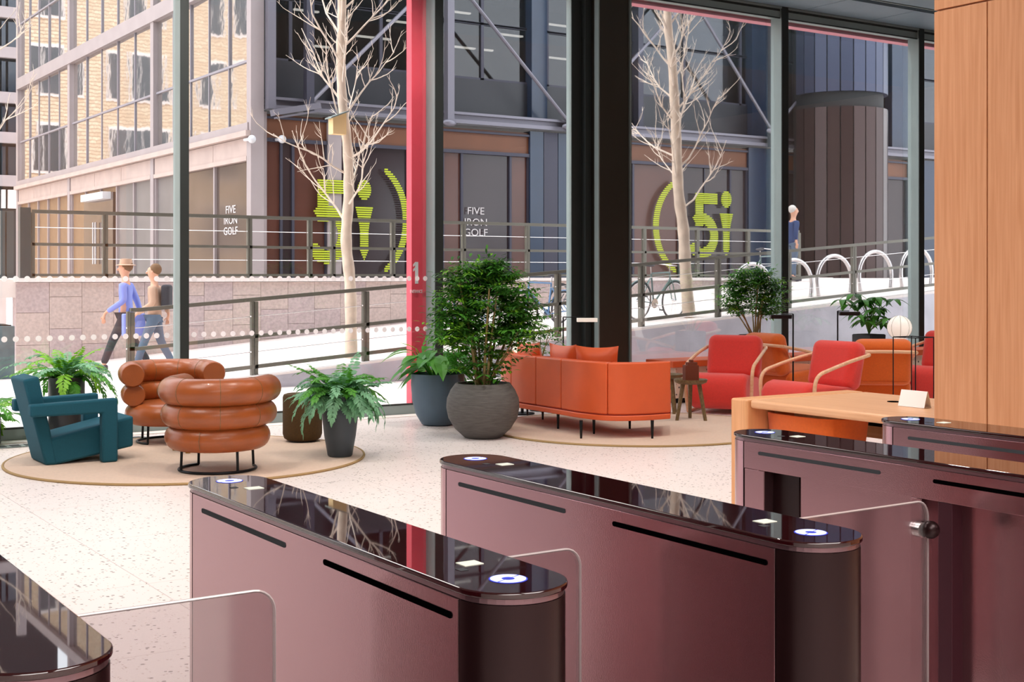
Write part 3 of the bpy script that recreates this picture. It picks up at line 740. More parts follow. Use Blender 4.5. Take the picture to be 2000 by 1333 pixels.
def paddle(u0, u1, n, label, knob=False):
    t = thing('glass_paddle', (u0, n, 0), 0, label, 'gate panel', 'glass gate paddles')
    w_ = u1-u0; r = 0.045; zt = 0.905
    P = [(0, 0.12), (w_, 0.12)]+[(w_-r+r*cos(pi/2*i/6), zt-r+r*sin(pi/2*i/6)) for i in range(7)]+[(0, zt)]
    MB().prism(P, -0.005, 0.005, 'y').build('glass_sheet', 'gate_glass', t)
    MB().tube([(x, 0, z) for x, z in P[1:]], 0.0035, 6).build('polished_edge', 'gate_edge', t)
    if knob:
        MB().ball((w_-0.012, -0.02, zt-0.08), 0.026, 14).build('hinge_boss', 'dark_end', t, smooth=True)
        MB().tube([(w_-0.035, -0.012, zt-0.08), (w_-0.035, 0.012, zt-0.08)], 0.022, 14).build('hinge_disc', 'chrome', t, smooth=True)
    return t
paddle(GX[0]+GR+0.003, 1.08, 2.52, 'clear glass paddle between the two leftmost speed gates')
paddle(GX[1]+GR+0.003, 1.85, 2.50, 'clear glass paddle between the second speed gate and the middle one')
paddle(GX[2]+GR+0.003, 3.07, 2.47, 'wide clear glass paddle with round hinge beside the open framed gate', True)

# ================================================================ rugs
def rug(cx, cy, r, label):
    c = CW(cx, cy); t = thing('round_rug', c, 0, label, 'rug', 'round loop pile rugs')
    MB().lathe([(0.001, 0.0), (r-0.03, 0.0), (r-0.03, 0.016), (0.001, 0.016)], 96, cap=False).build('pile', 'rug_loop', t)
    MB().tube([((r-0.02)*cos(2*pi*k/96), (r-0.02)*sin(2*pi*k/96), 0.009) for k in range(96)], 0.011, 8, closed=True).build('bound_edge', 'rug_edge', t, smooth=True)
    return t
rug(-2.75, 11.12, 1.5, 'round beige rug with tan bound edge under the teal and leather armchairs')
rug(1.25, 13.3, 1.5, 'round beige rug under the curved orange sofa and side tables')
RZ = 0.017

# ================================================================ teal armchair
c0 = Vector((2.685, 10.79, RZ))
t = thing('teal_armchair', c0, 0, 'angular teal wool armchair with slab arms facing right, on the left rug', 'armchair')
W_ = 0.66
MB().prism([(0.0, 0.0), (0.10, 0.0), (-0.05, 0.725), (-0.175, 0.700)], 0.10, W_-0.10, 'y').build('backrest', 'teal_wool', t, bevel=0.02, seg=3)
MB().prism([(0.03, 0.0), (0.10, 0.0), (0.72, 0.105), (0.72, 0.36), (0.04, 0.215)], 0.105, W_-0.105, 'y').build('seat', 'teal_wool', t, bevel=0.02, seg=3)
for y0 in (0.0, W_-0.10):
    MB().prism([(-0.14, 0.405), (0.43, 0.405), (0.43, 0.0), (0.56, 0.0), (0.56, 0.525), (-0.14, 0.505)], y0, y0+0.10, 'y').build('arm', 'teal_wool', t, bevel=0.018, seg=3)

# ================================================================ leather roll armchairs
def roll_chair(loc, rz, label, wide=1.0):
    # local: open front towards -y
    t = thing('leather_roll_armchair', loc, rz, label, 'armchair', 'tan leather armchairs of stacked rolls')
    for k, (R, z, r, st) in enumerate(((0.345, 0.450, 0.102, 0.16), (0.362, 0.637, 0.108, 0.20))):
        P = [(-R*wide, -st, z)]+[(R*wide*cos(pi-pi*i/24), R*sin(pi*i/24), z) for i in range(25)]+[(R*wide, -st, z)]
        if k == 1: P = [(p[0], p[1], p[2]) for p in P]
        e0, e1 = (P[0][0], P[0][1]-0.014, z), (P[-1][0], P[-1][1]-0.014, z)
        o = MB().tube([e0]+P+[e1], [r*0.90]+[r]*len(P)+[r*0.90], 24).build('back_roll' if k else 'middle_roll', 'tan_leather', t, smooth=True, ang=50)
        for i in (4, 10, 16, 22):
            q = Vector(P[i]); d = (Vector(P[i+1])-Vector(P[i-1])).normalized()
            a = d.cross(Vector((0, 0, 1))).normalized()
            MB().tube([q+(a*cos(2*pi*j/24)+Vector((0, 0, 1))*sin(2*pi*j/24))*(r+0.0005) for j in range(24)], 0.0022, 5, closed=True).build('seam', 'dark_oak', o)
    prof = [(0.001, 0.17), (0.30, 0.17)]+[(0.32+0.10*cos(-pi/2+pi*i/10), 0.27+0.10*sin(-pi/2+pi*i/10)) for i in range(11)]+[(0.27, 0.375), (0.001, 0.385)]
    o = MB().lathe([(r*0.98, z) for r, z in prof], 40, cap=False).build('seat_cushion', 'tan_leather', t, smooth=True, ang=60)
    s = MB().tube([(0.0, 0.40, 0.2), (0.0, 0.418, 0.27), (0.0, 0.40, 0.34)], 0.002, 5).build('seam', 'dark_oak', o)
    # steel frame: floor loop and legs
    R = 0.30
    MB().tube([(R*cos(a), R*sin(a), 0.011) for a in [radians(-40+260*i/30) for i in range(31)]], 0.011, 8).build('floor_loop', 'black_metal', t, smooth=True)
    for a in (-40, 40, 140, 220):
        x, y = R*cos(radians(a)), R*sin(radians(a))
        MB().tube([(x, y, 0.01), (x*0.97, y*0.97, 0.20)], 0.011, 8).build('leg', 'black_metal', t, smooth=True)
    return t
pc = CW(-2.335, 10.36, RZ)
roll_chair(pc, facing(0.12, 1.0), 'tan leather roll armchair seen from behind, nearest to the speed gates', 0.97)
pc = CW(-3.17, 12.12, RZ)
roll_chair(pc, facing(0.42, -1.0), 'tan leather roll armchair facing the room beside the window mullion')
# low table between them
pc = CW(-2.83, 11.45, RZ)
t = thing('low_side_table', pc, facing(0.3, -1), 'small low oak table mostly hidden behind the leather armchair', 'table')
MB().lathe([(0.001, 0.27), (0.20, 0.27), (0.205, 0.30), (0.001, 0.30)], 28, cap=False).build('table_top', 'dark_oak', t, smooth=True)
for k in range(3):
    a = 2*pi*k/3+0.4; MB().box(-0.03, 0.03, -0.02, 0.02, 0, 0.27).xform(Matrix.Translation((0.13*cos(a), 0.13*sin(a), 0)) @ Matrix.Rotation(a, 4, 'Z')).build('leg', 'brass', t)
# felt stool
pc = G(588, 868); pc = CW(-1.95, 12.15, RZ)
t = thing('felt_stool', pc, 0, 'round brown ribbed felt stool between leather armchair and fern planter', 'stool')
MB().lathe([(0.001, 0.012), (0.14, 0.012), (0.168, 0.03), (0.182, 0.07), (0.182, 0.41), (0.172, 0.435), (0.15, 0.442), (0.001, 0.442)], 40, cap=False).build('felt_body', 'brown_felt', t, smooth=True)
MB().lathe([(0.13, 0.0), (0.13, 0.014)], 24).build('base', 'black_metal', t)

# ================================================================ plants
def leaf(mb, p, d, up, L, W, droop=0.2, fold=0.25):
    d = d.normalized(); s = d.cross(up)
    if s.length < 1e-4: s = d.orthogonal()
    s.normalize(); n = s.cross(d).normalized()
    pts = []
    for t, w_ in ((0, 0.04), (0.25, 0.75), (0.5, 1.0), (0.78, 0.6), (1.0, 0.0)):
        c = p+d*(L*t)-Vector((0, 0, 1))*(droop*L*t*t)
        pts.append((c, s*(W*0.5*w_), n*(fold*W*0.5*w_)))
    vs = []
    for c, a, f in pts: vs += [c-a+f, c, c+a+f]
    fs = []
    for i in range(4):
        k = i*3; fs += [(k, k+1, k+4, k+3), (k+1, k+2, k+5, k+4)]
    mb.add(vs, fs)
def frond(mb, p, az, el, L, curve, nb=13, W=0.09, rng=random):
    pos = Vector(p); st = L/nb; e = el; spine = [pos.copy()]
    for i in range(nb):
        d = Vector((cos(az)*cos(e), sin(az)*cos(e), sin(e))); pos = pos+d*st; spine.append(pos.copy()); e -= curve/nb; az += rng.uniform(-0.05, 0.05)
    mb.tube(spine, [0.004*(1-i/(nb+2)) for i in range(nb+1)], 4)
    for i in range(3, nb+1):
        f = i/nb; d = (spine[i]-spine[i-1]).normalized(); s = d.cross(Vector((0, 0, 1))).normalized()
        ll = W*(1.0-0.75*abs(f-0.55)/0.45*0.8) if f > 0.55 else W*(0.45+f)
        for sg_ in (-1, 1):
            dd = (s*sg_+d*0.65+Vector((0, 0, rng.uniform(-0.25, 0.15)))).normalized()
            leaf(mb, spine[i], dd, d.cross(s), ll*rng.uniform(0.8, 1.2), 0.036*rng.uniform(0.8, 1.2), 0.3)
    leaf(mb, spine[-1], spine[-1]-spine[-2], Vector((0, 0, 1)), W*0.8, 0.03)
def fern(t, z, n, L, seed, rad=0.08, W=0.085, mats=('leaf_blue', 'leaf_mid', 'leaf_blue')):
    rg = random.Random(seed)
    for k in range(n):
        a = 2.399*k; e = rg.uniform(0.75, 1.55) if k % 3 else rg.uniform(0.3, 0.8)
        m = MB(); frond(m, (rad*cos(a)*rg.random(), rad*sin(a)*rg.random(), z), a, e, L*rg.uniform(0.6, 1.15), rg.uniform(0.9, 2.6), 13, W, rg)
        m.build('frond', mats[k % len(mats)], t, smooth=False)
def pot(t, prof, m, soilr, soilz, name='pot'):
    MB().lathe(prof, 44, cap=False).build(name, m, t, smooth=True, ang=45)
    MB().lathe([(0.001, soilz-0.02), (soilr, soilz-0.02), (soilr, soilz), (0.001, soilz)], 28, cap=False).build('soil', 'soil', t)
def potprof(pts, th=0.012):
    # outside profile bottom to top, then inside wall
    out = [(0.001, 0.0)]+pts; r, z = pts[-1]
    return out+[(r-th, z), (r-th-0.004, z-0.10), (0.001, z-0.11)]
# tall slate planter with fern
pc = CW(-1.466, 11.13, RZ)
t = thing('tall_fern_planter', pc, 0, 'tall tapered slate grey planter with blue green fern at the rug edge', 'potted plant')
pot(t, potprof([(0.095, 0.0), (0.105, 0.01), (0.135, 0.18), (0.155, 0.36), (0.158, 0.46), (0.155, 0.52)]), 'slate_pot', 0.142, 0.47)
fern(t, 0.48, 85, 0.43, 3, 0.09, 0.085)
# fern pot behind teal chair
pc = PD(130, 800, 12.3); pc.z = 0.0
t = thing('window_fern_planter', pc, 0, 'yellow green fern in a dark cylinder pot behind the teal armchair', 'potted plant')
pot(t, potprof([(0.155, 0.0), (0.165, 0.01), (0.165, 0.60)]), 'black_pot', 0.15, 0.56)
fern(t, 0.56, 48, 0.50, 5, 0.07, 0.09, ('leaf_mid', 'leaf_light', 'leaf_blue'))
pc = PD(-30, 800, 12.0); pc.z = 0.0
t = thing('edge_fern_planter', pc, 0, 'fern at the left frame edge with only its fronds showing by the teal chair', 'potted plant')
pot(t, potprof([(0.13, 0.0), (0.14, 0.01), (0.14, 0.28)]), 'black_pot', 0.125, 0.25)
fern(t, 0.24, 20, 0.42, 8, 0.06, 0.09, ('leaf_mid', 'leaf_light'))
# blue grey bowl planter with broad leaves
pc = CW(-0.775, 13.65, 0)
t = thing('broad_leaf_planter', pc, 0, 'large smooth blue grey planter with broad glossy leaves beside the red post', 'potted plant')
pot(t, potprof([(0.15, 0.0), (0.17, 0.01), (0.235, 0.12), (0.27, 0.26), (0.283, 0.42), (0.278, 0.535)], 0.02), 'blue_pot', 0.25, 0.49)
rg = random.Random(4)
for k in range(44):
    a = 2.399*k+0.5; m = MB(); e = rg.uniform(0.3, 1.3); h = rg.uniform(0.10, 0.36)
    base = Vector((0.06*cos(a), 0.06*sin(a), 0.48)); d0 = Vector((cos(a)*0.75*cos(e), sin(a)*0.75*cos(e), 0.9)).normalized()
    tip = base+d0*h; m.tube([base, (base+tip)/2+Vector((0, 0, 0.01)), tip], 0.005, 5)
    leaf(m, tip, Vector((cos(a), sin(a), rg.uniform(-0.3, 0.5))), Vector((0, 0, 1)), rg.uniform(0.24, 0.36), rg.uniform(0.12, 0.17), 0.5, 0.2)
    m.build('leaf', 'leaf_broad' if k % 3 else 'leaf_mid', t)
m = MB(); tipp = CW(-0.22, -0.1, 0.80)
m.tube([(0, 0, 0.48), tipp*0.7+Vector((0, 0, 0.12)), tipp], 0.006, 5); leaf(m, Vector(tipp), CW(-1, -0.1, 0.45), Vector((0, 0, 1)), 0.2, 0.06, 0.1); m.build('leaf', 'leaf_light', t)

def shrub(t, z0, height, width, nstem, nleaf, seed, lf=0.075, lw=0.028, m1='leaf_dark', m2='leaf_mid', low=0.3, lean=(0, 0), stemw=0.014, sm='stem_tan'):
    rg = random.Random(seed)
    tips = []
    for k in range(nstem):
        a = 2.399*k; r0 = 0.05*rg.random()+0.02; top = height*rg.uniform(0.45, 0.85); sp = width*rg.uniform(0.15, 0.5)
        b = Vector((r0*cos(a), r0*sin(a), z0)); e = Vector((sp*cos(a)+lean[0], sp*sin(a)+lean[1], z0+top)); mid = b.lerp(e, 0.5)-Vector((cos(a), sin(a), 0))*0.04*rg.random()
        P = smoothpath([b, mid, e], 4)
        MB().tube(P, [stemw*(1-0.6*i/(len(P)-1)) for i in range(len(P))], 6).build('stem', sm, t, smooth=True)
        tips += P[len(P)//2:]
    g = [MB(), MB(), MB()]
    blobs = []
    for k in range(16):
        zz = low+(1-low)*(k+0.5)/16; th = 2.399*k*1.3; rr = width*0.5*rg.uniform(0.25, 0.85)*(1-0.55*max(0, (zz-0.6)/0.4))
        blobs.append((Vector((lean[0]*zz+cos(th)*rr, lean[1]*zz+sin(th)*rr, z0+height*(low+(0.94-low)*(k+0.5)/16))), rg.uniform(0.16, 0.30)*width))
    for k in range(nleaf//7):
        # clusters of seven leaflets
        th = 2*pi*rg.random(); rr = sqrt(rg.random()); zz = rg.random()
        prof = sin(pi*min(1, max(0, 0.15+zz*0.85)))**0.6
        c = Vector((lean[0]*zz+cos(th)*rr*width*0.5*prof, lean[1]*zz+sin(th)*rr*width*0.5*prof, z0+height*(low+(1-low)*zz)))
        if rg.random() < 0.8:
            bc, br = rg.choice(blobs); d_ = Vector((rg.gauss(0, 1), rg.gauss(0, 1), rg.gauss(0, 1))).normalized()
            c = bc+Vector((d_.x, d_.y, d_.z*0.6))*br*rg.random()**0.5; c.z = min(c.z, z0+height)
        q = min(tips, key=lambda s: (s-c).length)
        out = Vector((cos(th)*rr, sin(th)*rr, 0.3)).normalized()
        mb = g[rg.choice((0, 0, 1, 1, 2))]
        if rg.random() < 0.25: mb.tube([q, q.lerp(c, 0.6)+Vector((0, 0, 0.02)), c], 0.0025, 3, cap=False)
        side = out.cross(Vector((0, 0, 1))).normalized()
        ln = lf*2.2
        for j in range(7):
            f = (j//2)/3.2; s_ = -1 if j % 2 else 1
            if j == 6: dd = out; pp = c+out*ln*0.95; s_ = 0
            else: dd = (out*0.5+side*s_+Vector((0, 0, rg.uniform(-0.5, 0.1)))).normalized(); pp = c+out*ln*f
            leaf(mb, pp-Vector((0, 0, 0.25*ln*f)), dd, Vector((0, 0, 1)), lf*rg.uniform(0.8, 1.25), lw*rg.uniform(0.8, 1.2), 0.3)
    for mb, mm, nn in zip(g, (m1, m2, 'leaf_light' if m2 == 'leaf_mid' else m2), ('foliage', 'foliage', 'young_foliage')):
        if mb.v: tag(mb.build(nn, mm, t), kind='stuff')
# round ridged planter with the big shrub
pc = CW(-0.28, 12.55, 0)
t = thing('round_ridged_planter', pc, 0, 'bulbous ridged grey brown planter with tall leafy multi stem shrub', 'potted plant')
pot(t, potprof([(0.155, 0.0), (0.18, 0.008), (0.27, 0.09), (0.332, 0.19), (0.352, 0.29), (0.345, 0.38), (0.31, 0.46), (0.262, 0.525)], 0.02), 'ridged_pot', 0.235, 0.48)
shrub(t, 0.46, 1.24, 0.92, 9, 8500, 11, 0.072, 0.028, low=0.36, lean=(0.03, -0.02), stemw=0.017)
lv = CW(0.16, -0.05); shrub(t, 0.46, 0.60, 0.42, 3, 500, 12, 0.07, 0.034, low=0.1, stemw=0.008, lean=(lv.x, lv.y))
lv = CW(-0.2, 0.1); shrub(t, 0.46, 0.66, 0.5, 4, 1200, 13, 0.06, 0.028, m1='leaf_mid', low=0.2, stemw=0.009, lean=(lv.x, lv.y))

# ================================================================ curved orange sofa
back = [(1.52, 12.52), (1.2, 12.35), (0.90, 12.34), (0.66, 12.58), (0.44, 12.95), (0.24, 13.28), (0.05, 13.6), (-0.08, 13.95), (-0.12, 14.3)]
ctr = Vector((1.75, 14.3))
path = [Vector((p.x, p.y)) for p in smoothpath([(a, b, 0) for a, b in back], 5)]
sc0 = CW(0.9, 12.9, RZ)
t = thing('curved_sofa', sc0, 0, 'curved orange leather sofa seen from behind on slim black legs', 'sofa')
def ribbon(pts, o0, o1, z0, z1):
    """wall following pts, from offset o0 to o1 towards ctr"""
    m = MB(); vs = []
    for p in pts:
        d = (ctr-p).normalized()
        for o, z in ((o0, z0), (o0, z1), (o1, z1), (o1, z0)):
            q = p+d*o; v = CW(q.x, q.y, z+RZ); vs.append(v)
    n = len(pts); fs = [(0, 1, 2, 3), tuple(4*(n-1)+k for k in (3, 2, 1, 0))]
    for i in range(n-1):
        for k in range(4): fs.append((4*i+k, 4*i+4+k, 4*i+4+(k+1) % 4, 4*i+(k+1) % 4))
    return m.add(vs, fs)
L_ = len(path)
cuts = [0, 10, 19, 25, 32, L_-1]
for k in range(len(cuts)-1):
    seg_ = path[cuts[k]:cuts[k+1]+1]
    # shrink the ends a little so the seams read
    s2 = [seg_[0].lerp(seg_[1], 0.03)]+seg_[1:-1]+[seg_[-1].lerp(seg_[-2], 0.03)]
    ribbon(s2, 0.0, 0.14, 0.225, 0.715).build('back_panel', 'orange_leather', t, bevel=0.014, seg=3, world=True)
    ribbon(s2, 0.15, 0.80, 0.23, 0.40).build('seat_cushion', 'orange_leather', t, bevel=0.03, seg=3, world=True)
ribbon(path, -0.004, 0.80, 0.165, 0.215).build('base_rail', 'orange_leather', t, bevel=0.008, world=True)
ribbon(path, 0.01, 0.14, 0.2, 0.24).build('seam_gap', 'dark_red', t, world=True)
for px, py in ((1060, 820), (1090, 838), (1135, 857), (1160, 848), (1274, 857), (1230, 838), (1030, 812)):
    q = G(px, py, RZ)
    MB().tube([(q.x, q.y, RZ), (q.x, q.y, 0.19)], [0.011, 0.017], 10).build('leg', 'black_metal', t, smooth=True, world=True)
def cushion(name, Pc, w_, h_, d_, rz, lean, label, m, group):
    o = MB(); n = 10; vs = []; 
    for j in range(n+1):
        for i in range(n+1):
            a, b = i/n*2-1, j/n*2-1
            th = (1-abs(a)**2.4)*(1-abs(b)**2.4); pin = 1-0.10*(1-abs(a)**2)*(abs(b))-0.0
            vs.append((a*w_/2*(1-0.07*(1-b*b)*0-0.06*(1-abs(b))*0), th**0.5*d_/2, b*h_/2*(1-0.08*(1-a*a)*-0.0)))
    k = len(vs); vs2 = [(x*(1-0.10*(1-(2*z/h_)**2)*0), -y, z) for x, y, z in vs]
    fs = [(j*(n+1)+i, j*(n+1)+i+1, (j+1)*(n+1)+i+1, (j+1)*(n+1)+i) for j in range(n) for i in range(n)]
    # pinch the edge middles so the corners stand out as ears
    def pinch(v):
        a, b = 2*v[0]/w_, 2*v[2]/h_
        return (v[0]*(1-0.10*(1-b*b)), v[1], v[2]*(1-0.10*(1-a*a)))
    o.add([pinch(v) for v in vs], [tuple(reversed(f)) for f in fs]); o.add([pinch(v) for v in vs2], fs)
    ob = o.build(name, m, smooth=True, ang=80); ob.location = Pc; ob.rotation_euler = (lean, 0, rz)
    return tag(ob, label, 'cushion', group)
for px, py, Yd, dx, lb in ((1036, 713, 13.65, (0.85, 0.5), 'orange scatter cushion at the left end of the curved sofa'), (1103, 713, 13.2, (0.8, 0.55), 'orange scatter cushion in the middle of the sofa back'), (1167, 716, 12.85, (0.45, 1.0), 'orange scatter cushion nearest the dark column on the sofa')):
    q = PD(px, py, Yd); q.z = 0.40+RZ+0.225
    cushion('scatter_cushion', q, 0.46, 0.46, 0.16, facing(*dx), -0.12, lb, 'orange_leather', 'scatter cushions on the sofa')

# ================================================================ window bench
be = thing('window_bench', (11.6, 12.5, 0), 0, 'low window bench with red leather top and speckled terrazzo base', 'bench')
MB().box(10.35, 17.6, 12.10, 12.62, 0.44, 0.52).build('bench_top', 'orange_leather', be, bevel=0.01, world=True)
for k in range(6): MB().box(10.45+k*1.18, 11.62+k*1.18, 12.16, 12.60, 0.06, 0.44).build('terrazzo_panel', 'terrazzo_chip', be, world=True)
MB().box(10.45, 17.5, 12.20, 12.58, 0.0, 0.06).build('plinth', 'black_metal', be, world=True)

# ================================================================ armchairs with bent wood arms
def armchair(loc, rz, m, label, grp):
    # local: front towards -y, width x
    t = thing('bentwood_armchair', loc, rz, label, 'armchair', grp); t.scale = (1.07, 1.07, 1.03)
    MB().prism([(-0.30, 0.055), (0.28, 0.055), (0.30, 0.12), (0.30, 0.37), (0.10, 0.39), (-0.26, 0.445), (-0.36, 0.42), (-0.41, 0.33), (-0.40, 0.16), (-0.36, 0.085)], -0.305, 0.305, 'x').build('seat_cushion', m, t, bevel=0.055, seg=5)
    Mx = Matrix.Translation((0, 0.22, 0.36)) @ Matrix.Rotation(radians(-13), 4, 'X')
    b = MB().box(-0.295, 0.295, -0.02, 0.19, 0.0, 0.50).xform(Mx).build('backrest', m, t, bevel=0.085, seg=6)
    MB().tube([Mx @ Vector(p) for p in ((-0.24, 0.192, 0.06), (0.24, 0.192, 0.06))], 0.004, 5).build('piping', m, b)
    for s in (-1, 1):
        P = smoothpath([(s*0.335, -0.30, 0.02), (s*0.35, -0.32, 0.20), (s*0.36, -0.33, 0.42), (s*0.362, -0.27, 0.525), (s*0.36, -0.12, 0.575), (s*0.35, 0.15, 0.64), (s*0.33, 0.42, 0.69)], 5)
        MB().tube(P, 0.019, 10).build('arm', 'beech', t, smooth=True)
        MB().tube([(s*0.335, -0.30, 0.018), (s*0.33, 0.30, 0.018)], 0.018, 8).build('runner', 'beech', t, smooth=True)
    MB().tube(smoothpath([(-0.33, 0.42, 0.69), (-0.28, 0.50, 0.70), (0, 0.525, 0.705), (0.28, 0.50, 0.70), (0.33, 0.42, 0.69)], 5), 0.019, 10).build('back_hoop', 'beech', t, smooth=True)
    MB().tube([(-0.33, 0.28, 0.018), (0.33, 0.28, 0.018)], 0.018, 8).build('stretcher', 'beech', t, smooth=True)
    return t
g1, g2 = 'red wool bentwood armchairs', 'orange wool bentwood armchairs'
armchair(CW(2.46, 14.98, 0), facing(-0.45, -1), 'red_wool', 'red wool armchair facing the room, beside the small round tables', g1)
armchair(CW(3.15, 13.75, 0), facing(-0.93, -0.62), 'red_wool', 'red wool armchair turned left directly behind the oak desk', g1)
armchair(CW(3.44, 16.1, 0), facing(0.95, 0.55), 'orange_wool', 'orange wool armchair half hidden between the two red ones', g2)
armchair(CW(4.13, 14.8, 0), facing(0.10, 1), 'orange_wool', 'orange wool armchair seen from behind, right of the red ones', g2)
armchair(CW(5.2, 16.2, 0), facing(-0.8, -0.7), 'red_wool', 'red armchair at far right partly hidden by the oak wall', g1)

# ================================================================ small round tables
def round_table(loc, h, r, label, rz=0.3):
    t = thing('round_side_table', loc, rz, label, 'table', 'small round wooden side tables')
    MB().lathe([(0.001, h-0.03), (r-0.05, h-0.03), (r-0.01, h-0.012), (r, h+0.02), (r-0.012, h+0.02), (r-0.025, h), (0.001, h)], 36, cap=False).build('table_top', 'dark_oak', t, smooth=True, ang=35)
    for k in range(3 if r < 0.2 else 4):
        n = 3 if r < 0.2 else 4; a = 2*pi*k/n
        MB().tube([(r*0.55*cos(a), r*0.55*sin(a), h-0.03), (r*0.98*cos(a), r*0.98*sin(a), 0)], [0.024, 0.018], 8).build('leg', 'dark_oak', t, smooth=True)
    return t
tc = CW(1.91, 13.95, 0)
round_table(tc, 0.43, 0.18, 'round wooden side table in front, carrying the brown box', 0.9)
round_table(CW(1.74, 14.70, 0), 0.43, 0.19, 'round wooden side table behind the brown box, by the bench')
bx = thing('brown_box', tc+Vector((0, 0, 0.431)), facing(0.2, -1), 'dark brown stepped holder standing on the front round table', 'box')
MB().box(-0.075, 0.075, -0.05, 0.05, 0, 0.17).build('body', 'box_brown', bx, bevel=0.003)
MB().box(-0.045, 0.06, -0.045, 0.045, 0.17, 0.20).build('insert', 'box_brown', bx, bevel=0.002)
MB().box(-0.012, 0.02, -0.03, 0.03, 0.20, 0.225).build('insert', 'box_brown', bx, bevel=0.002)

# ================================================================ plants by the right windows
def pot_square(t, w_, z0, z1, m):
    MB().box(-w_/2, w_/2, -w_/2, w_/2, z0, z1).build('pot', m, t, bevel=0.004)
    MB().box(-w_/2+0.01, w_/2-0.01, -w_/2+0.01, w_/2-0.01, z1, z1+0.006).build('soil', 'soil', t)
pc = Vector((onN(1474, 12.38)[0], 12.38, 0.521))
t = thing('bamboo_planter', pc, 0, 'bushy fine leaved plant in dark pot behind the left red armchair', 'potted plant')
pot_square(t, 0.30, 0.0, 0.27, 'black_pot')
shrub(t, 0.25, 0.86, 0.80, 9, 5000, 21, 0.065, 0.025, low=0.34, stemw=0.012)
pc = Vector((onN(1697, 12.38)[0], 12.38, 0.521))
t = thing('umbrella_planter', pc, 0, 'airy large leaved plant in square black planter by the globe lamp', 'potted plant')
pot_square(t, 0.32, 0.0, 0.22, 'black_pot')
rg = random.Random(9)
for k in range(20):
    a = 2.399*k; h = rg.uniform(0.15, 0.62); sp = rg.uniform(0.08, 0.40)
    tip = Vector((sp*cos(a), sp*sin(a), 0.22+h)); 
    MB().tube(smoothpath([(0, 0, 0.22), (tip.x*0.3, tip.y*0.3, 0.22+h*0.6), tip], 4), 0.005, 5).build('stem', 'stem_green', t)
    for j in range(6):
        b = 2*pi*j/6+a; m = MB(); leaf(m, tip, Vector((cos(b), sin(b), 0.15)), Vector((0, 0, 1)), rg.uniform(0.17, 0.26), 0.085, 0.6); m.build('leaf', 'leaf_mid' if j % 2 else 'leaf_dark', t)
pc = PD(1055, 700, 15.1); pc.z = 0
t = thing('slim_shrub_planter', pc, 0, 'thin airy potted shrub behind the sofa beside the glowing globe', 'potted plant')
pot(t, potprof([(0.12, 0.0), (0.13, 0.01), (0.16, 0.62)]), 'black_pot', 0.145, 0.59)
shrub(t, 0.58, 0.52, 0.50, 5, 560, 31, 0.06, 0.02, low=0.15, stemw=0.007)

# ================================================================ lamps
def globe(pc, r, zb, label, m='globe_cream', tall=True):
    t = thing('globe_lamp', pc, 0, label, 'lamp', 'white globe table lamps')
    z = zb
    MB().lathe([(0.001, z), (r*0.62, z), (r*0.60, z+0.012), (r*0.42, z+r*0.6), (r*0.40, z+r*1.0), (r*0.55, z+r*1.35)], 28, cap=False).build('waisted_base', 'lamp_white', t, smooth=True)
    o = MB().ball((0, 0, z+r*2.15), r, 24).build('globe', m, t, smooth=True)
    if m == 'lamp_white':
        for k in range(8):
            a = 2*pi*k/8; MB().tube([((r+0.001)*cos(a)*cos(e), (r+0.001)*sin(a)*cos(e), z+r*2.15+(r+0.001)*sin(e)) for e in [radians(-75+150*i/12) for i in range(13)]], 0.0025, 4).build('rib', 'frame_grey', o)
    return t
def pedestal(pc, w_, h, label):
    t = thing('lamp_table', pc, 0, label, 'table')
    MB().lathe([(0.001, h-0.02), (w_/2, h-0.02), (w_/2, h), (0.001, h)], 28, cap=False).build('table_top', 'dark_oak', t)
    MB().tube([(0, 0, 0.01), (0, 0, h-0.02)], 0.018, 10).build('stem', 'black_metal', t); MB().lathe([(0.14, 0), (0.14, 0.012)], 28).build('base', 'black_metal', t)
pc = PD(1020, 690, 14.7); pc.z = 0
pedestal(pc, 0.36, 0.45, 'small round lamp table behind the sofa at its left end'); globe(pc+Vector((0, 0, 0.451)), 0.115, 0, 'glowing cream globe lamp behind the left end of the sofa')
pc = PD(1757, 690, 15.7); pc.z = 0
pedestal(pc, 0.40, 0.62, 'small round lamp table behind the right orange armchair'); globe(pc+Vector((0, 0, 0.621)), 0.145, 0.0, 'large ribbed white globe lamp beside the square black planter', 'lamp_white')
def floor_lamp(px, Yd, zt, head_dx, label, m='black_metal', base_px=None):
    pc = PD(px, 700, Yd); pc.z = 0
    t = thing('reading_lamp', pc, 0, label, 'lamp', 'slim floor reading lamps')
    MB().lathe([(0.10, 0), (0.10, 0.012)], 24).build('base', 'black_metal', t)
    MB().tube([(0, 0, 0.01), (0, 0, zt)], 0.009, 8).build('pole', 'black_metal', t)
    d = CW(head_dx, 0); e = d.normalized(); s = Vector((-e.y, e.x, 0))
    h = MB(); h.box(0, 0.24, -0.05, 0.05, -0.045, 0.0); h.v = [(x, y*(1 if z > -0.02 else 0.7), z) for x, y, z in h.v]
    h.xform(Matrix.Translation(Vector((0, 0, zt-0.01))+e*(abs(head_dx)-0.12)) @ Matrix.Rotation(atan2(e.y, e.x), 4, 'Z')).build('lamp_head', m, t, bevel=0.004)
    MB().tube([(0, 0, zt), tuple(e*(abs(head_dx)+0.0)+Vector((0, 0, zt)))], 0.006, 6).build('arm', 'black_metal', t)
floor_lamp(1549, 14.9, 1.12, -0.14, 'black reading lamp with its head left of the pole, before the grey mullion')
floor_lamp(1636, 15.8, 1.13, 0.14, 'black reading lamp with its head right of the pole, beside the airy plant')
floor_lamp(1100, 15.3, 1.07, 0.28, 'reading lamp with white head in front of the dark column', 'lamp_white')
